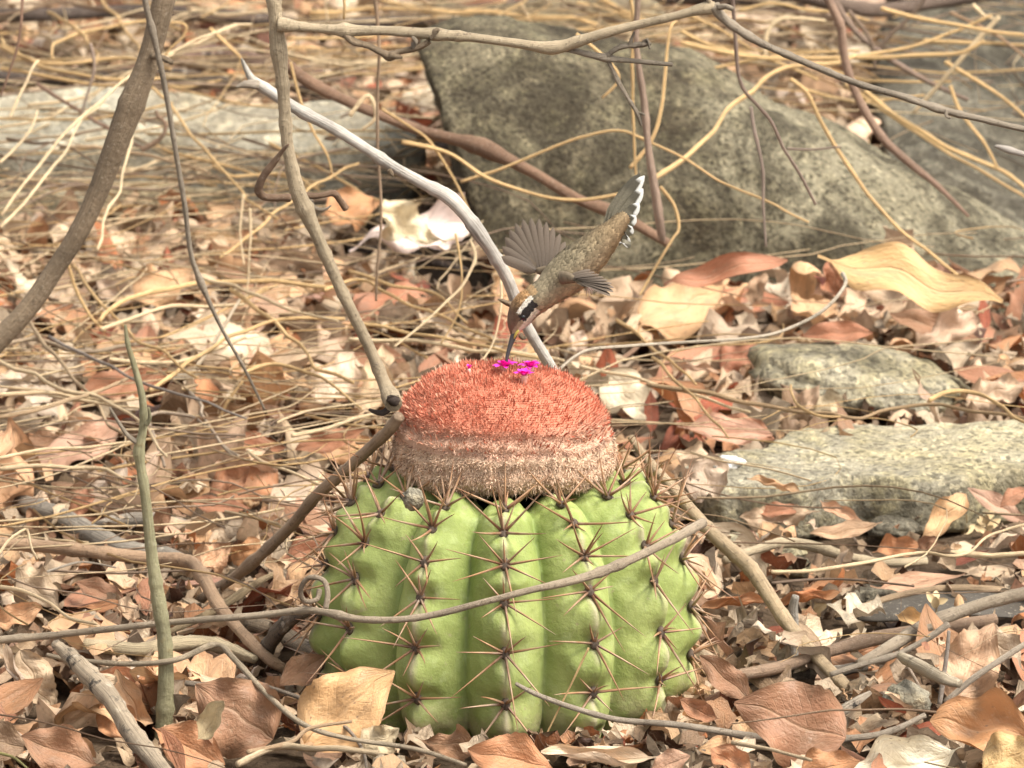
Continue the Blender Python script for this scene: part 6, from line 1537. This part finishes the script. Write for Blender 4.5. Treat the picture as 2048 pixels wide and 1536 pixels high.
# nothing may pierce the cactus or stand in front of its face
dist_c = np.hypot(lx - CX, ly - CY)
near_c = dist_c < 0.150
Ls[near_c] *= 0.62; pos[near_c, 2] = np.minimum(pos[near_c, 2], 0.014)
frontc = (np.abs(lx - CX) < 0.11) & (ly < -0.06) & (ly > -0.30)
pos[frontc, 2] = np.minimum(pos[frontc, 2], 0.006); Ls[frontc] *= 0.85
qx, qy, qz = project(pos)
drop = np.zeros(n, bool)
for (x0, y0, x1, y1, wp, hb, dy, fc, kd, cn, lab) in HERO:
    hz = at_h(x0, y0, hb)[1] + min(0, dy)
    ax_, ay_ = x1 - x0, y1 - y0; l2 = ax_ * ax_ + ay_ * ay_
    tt_ = np.clip(((qx - x0) * ax_ + (qy - y0) * ay_) / l2, 0.0, 1.0)
    dd = np.hypot(qx - x0 - tt_ * ax_, qy - y0 - tt_ * ay_)
    drop |= (dd < wp * 0.5 + 0.30 * Ls / 0.00027 * 0.5) & (ly < hz + 0.03)
CLEAR.append(([(1668, 1236), (1800, 1215), (1930, 1205), (2090, 1215)], 60, np.array([0.15, 0.145, 0.145, 0.16])))
def near_wood(qx, qy, yy, pad):
    d_ = np.zeros(len(qx), bool)
    for path, dia, Ys in CLEAR:
        for q in range(len(path) - 1):
            (x0, y0), (x1, y1) = path[q], path[q + 1]
            ax_, ay_ = x1 - x0, y1 - y0; l2 = ax_ * ax_ + ay_ * ay_
            t_ = np.clip(((qx - x0) * ax_ + (qy - y0) * ay_) / l2, 0, 1)
            d_ |= (np.hypot(qx - x0 - t_ * ax_, qy - y0 - t_ * ay_) < dia * 0.5 + pad) & (yy < Ys[q] * (1 - t_) + Ys[q + 1] * t_ + 0.012) & (yy > Ys[q] * (1 - t_) + Ys[q + 1] * t_ - 0.25)
    return d_
drop |= near_wood(qx, qy, ly, 0.22 * Ls / 0.00027)
def clear_px(poly, ymax):
    global drop
    drop |= inside(qx, qy - 30, poly) & (ly < ymax)
clear_px([(1380, 900), (1700, 850), (2100, 840), (2100, 1050), (1850, 1075), (1650, 1040), (1440, 1010)], 0.47)      # slab front
clear_px([(1500, 700), (1900, 700), (1960, 800), (1850, 850), (1600, 830)], 0.66)        # rounded stone
clear_px([(1450, 1060), (2100, 1050), (2100, 1240), (1480, 1230)], 0.23)                 # bare soil with small debris
keep_small = rng.random(n) < 0.10
drop &= ~keep_small
pos[drop, 2] = -0.5
tag_ids = []
for key, (V, F, U) in POOL.items():
    ids = np.array([i for i in vis_in if mix_leaf[kind_i[i]][0] == key[0] and var_i[i] == key[1]], int)
    if len(ids) == 0: continue
    Vd = V.reshape(13, 7, 3); Vd = np.concatenate([Vd.reshape(-1, 3), ((Vd[1:, 1:] + Vd[:-1, :-1]) / 2).reshape(-1, 3)])
    W_ = np.einsum('nij,vj->nvi', Rm[ids], Vd - V.mean(0)) * Ls[ids, None, None] + pos[ids][:, None]
    allp.append(W_.reshape(-1, 3)); alli.append(np.repeat(ids, len(Vd)))
allp = np.concatenate(allp); alli = np.concatenate(alli)
ppx, ppy, pz = project(allp)
ok = (ppx > 0) & (ppx < 2047) & (ppy > 0) & (ppy < 1535)
cell = ((ppy[ok] / 4).astype(int) * BW + (ppx[ok] / 4).astype(int)); dz = pz[ok]; di = alli[ok]
order = np.argsort(-dz)
ib[cell[order]] = di[order]
cnt = np.bincount(ib[ib >= 0], minlength=n); cnt[drop] = 0
N_SINGLE = 300 - len(HERO)
single_ids = np.argsort(-cnt)[:N_SINGLE]
is_single = np.zeros(n, bool); is_single[single_ids] = True
LM = {}
for key, (V, F, U) in POOL.items():
    me = mesh_data('dead_leaf', V - V.mean(0), F, U); me.materials.append(M_LEAF); LM[key] = me
places = [((-0.30, 0.10), 'near the thick trunk foot'), ((-0.17, -0.06), 'about the sapling foot'), ((0.10, -0.11), 'before the cactus'), ((-0.13, 0.12), 'by the lower knotted stem'), ((0.15, 0.13), 'by the leaning tan branch'),
          ((0.22, 0.10), 'about the seed pod'), ((0.18, 0.40), 'around the granite slab'), ((0.24, 0.75), 'about the rounded stone'), ((0.10, 0.85), 'at the boulder foot'), ((0.0, 0.45), 'behind the cactus'), ((-0.14, 0.45), 'behind the lower knotted stem'),
          ((-0.22, 0.5), 'beyond the sapling'), ((-0.15, 0.9), 'near the white crumpled leaf'), ((-0.25, 1.2), 'before the pale slab'), ((-0.1, 1.7), 'near the rear dark log'), ((0.22, 1.5), 'around the sloping rock'), ((0.20, -0.09), 'about the cracked brown leaf')]
pc_ = np.array([p[0] for p in places])
for i in single_ids:
    kd, cn, _ = mix_leaf[kind_i[i]]
    o = link('dead_leaf', LM[kd, int(var_i[i])], None, None, tuple(cols_[i]))
    M = Matrix((Rm[i] * Ls[i]).tolist()).to_4x4(); M.translation = Vector(pos[i])
    o.matrix_world = M
    d = (pc_ - pos[i, :2]) * np.array([1, 0.6]); wh = places[int(np.argmin((d ** 2).sum(1)))][1]
    size = 'small' if Ls[i] < 0.038 else ('medium' if Ls[i] < 0.055 else 'long')
    tag(o, f'{size} {kd} {cn} leaf in the litter {wh}', 'leaf', 'dead leaves in the litter')
def bake_stuff(name, pool, key_of, ids_all, Rm, Ls, pos, cols_, mat, center=True):
    VV, FF, UU, CC, RR = [], [], [], [], []; off = 0
    for key, (V, F, U) in pool.items():
        ids = ids_all[key_of[ids_all] == key_index[key]]
        if len(ids) == 0: continue
        W_ = np.einsum('nij,vj->nvi', Rm[ids], V - V.mean(0)) * Ls[ids, None, None] + pos[ids][:, None]
        m, k = len(ids), len(V)
        VV.append(W_.reshape(-1, 3))
        FF.append((F[None] + (np.arange(m) * k)[:, None, None] + off).reshape(-1, 4)); off += m * k
        UU.append(np.tile(U, (m, 1))); CC.append(np.repeat(cols_[ids], k, 0)); RR.append(np.repeat(rng.random(m), k))
    me = mesh_data(name, np.concatenate(VV), np.concatenate(FF), np.concatenate(UU), {'Col': np.concatenate(CC), 'Rnd': np.concatenate(RR)})
    return link(name, me, mat)
key_index = {k: q for q, k in enumerate(POOL)}
key_of = np.array([key_index[mix_leaf[kind_i[i]][0], int(var_i[i])] for i in range(n)])
o = bake_stuff('leaf_litter', POOL, key_of, np.where(~is_single & ~drop)[0], Rm, Ls, pos, cols_, M_LEAF_STUFF)
tag(o, 'thick carpet of overlapping dry leaves covering the ground', 'leaf litter', kind='stuff')
# small fragments filling the gaps
fx, fy = scatter(8000, 2200)
m = len(fx)
key_index = {k: q for q, k in enumerate(POOLF)}
fk = rng.integers(0, 8, m)
fL = np.clip(rng.lognormal(math.log(0.013), 0.45, m), 0.005, 0.03)
fR = rot_matrices(rng.uniform(0, 6.283, m), rng.normal(0, 0.5, m), rng.normal(0, 0.6, m))
fpos = np.stack([fx, fy, rng.uniform(0.0, 0.020, m)], 1)
nearf = np.hypot(fx - CX, fy - CY) < 0.125
fpos[nearf, 2] *= 0.5
fc_names = ['beige', 'grey-beige', 'cream', 'tan', 'dark brown', 'orange-brown', 'pinkish tan', 'chestnut']
fcol = np.array([PAL[fc_names[q]] for q in rng.choice(8, m, p=[0.20, 0.2, 0.05, 0.17, 0.14, 0.09, 0.08, 0.07])]) * rng.uniform(0.5, 1.15, (m, 1))
gx, gy, _z = project(fpos)
fdrop = np.zeros(m, bool)
for (x0, y0, x1, y1, wp, hb, dy, fc, kd, cn, lab) in HERO:
    ax_, ay_ = x1 - x0, y1 - y0; l2 = ax_ * ax_ + ay_ * ay_
    tt_ = np.clip(((gx - x0) * ax_ + (gy - y0) * ay_) / l2, 0.0, 1.0)
    fdrop |= (np.hypot(gx - x0 - tt_ * ax_, gy - y0 - tt_ * ay_) < wp * 0.5 + 15) & (fy < at_h(x0, y0, hb)[1] + 0.02)
fdrop |= near_wood(gx, gy, fy, 8)
fdrop &= rng.random(m) < 0.9
o = bake_stuff('leaf_fragment_litter', POOLF, fk, np.where(~fdrop)[0], fR, fL, fpos, fcol, M_LEAF_STUFF)
tag(o, 'crumbled leaf fragments filling the gaps in the litter', 'leaf litter', kind='stuff')

# loose straw nobody could count
VV, FF, UU, CC, off = [], [], [], [], 0
def loose(x, y, z, L, d, c, rise, curl=1.7):
    global off
    an = random.uniform(0, 6.283); k = random.gauss(0, curl)
    P = [np.array([x, y, z])]
    n_ = 6
    for i in range(n_):
        an += k / n_ * random.uniform(0.3, 1.0)
        an += random.choice((0, 0, 0, 0.5, -0.5))
        P.append(P[-1] + np.array([math.cos(an), math.sin(an), rise * math.sin(i * 1.1)]) * L / n_)
    V, F, U = tube(np.array(P), [d * (1 - 0.09 * q_) for q_ in range(len(P))], seg=4, sub=2, flat=0.6)
    VV.append(V); UU.append(U); CC.append(np.tile(c, (len(V), 1)))
    FF.extend([[q + off for q in f] for f in F]); off += len(V)
for q in range(1350):
    back = random.random() < 0.62
    y = random.uniform(1.0, 2.6) if back else random.uniform(-0.25, 1.2)
    midl = not back and random.random() < 0.18
    half = 0.36 + 0.08 * y
    x = random.uniform(-half, half)
    if midl: x = random.uniform(-half, 0.02); y = random.uniform(0.25, 1.15)
    if back and x > 0.1 and y < 1.35: continue
    if math.hypot(x - CX, y - CY) < 0.2: continue
    if not back and (x > 0.04 and random.random() < 0.75 or y < 0.05 and random.random() < 0.6): continue
    c = random.choice((STRAW, PSTRAW, PSTRAW, (0.50, 0.36, 0.22), (0.33, 0.22, 0.14), (0.42, 0.30, 0.21)))
    loose(x, y, random.uniform(0.028, 0.055 if not back else 0.085), random.uniform(0.08, 0.24) if not back else random.uniform(0.15, 0.45), random.uniform(0.0003, 0.00075) if not back else random.uniform(0.0005, 0.0012), np.array(c) * random.uniform(0.85, 1.15), random.uniform(-0.1, 0.25))
for q in range(250):
    if q < 110: x, y, z = random.uniform(-0.36, 0.01), random.uniform(0.18, 1.3), random.uniform(0.034, 0.062)
    else: x, y, z = random.uniform(-0.45, 0.40), random.uniform(1.3, 2.3), random.uniform(0.06, 0.10)
    if math.hypot(x - CX, y - CY) < 0.17 or (x > 0.2 and y < 1.45): continue
    loose(x, y, z, random.uniform(0.10, 0.34), random.uniform(0.00045, 0.00095), np.array(random.choice((PSTRAW, PSTRAW, STRAW))) * random.uniform(0.95, 1.12), random.uniform(-0.05, 0.12), 0.7)
me = mesh_data('straw_litter', np.concatenate(VV), FF, np.concatenate(UU), {'Col': np.concatenate(CC)})
tag(link('straw_litter', me, M_STRAW_STUFF), 'loose tangle of dry straw strewn over the leaves', 'straw', kind='stuff')
print('spines', n_spines, 'leaves', n, 'fragments', m, 'stems', len(ST), 'hero', len(HERO))
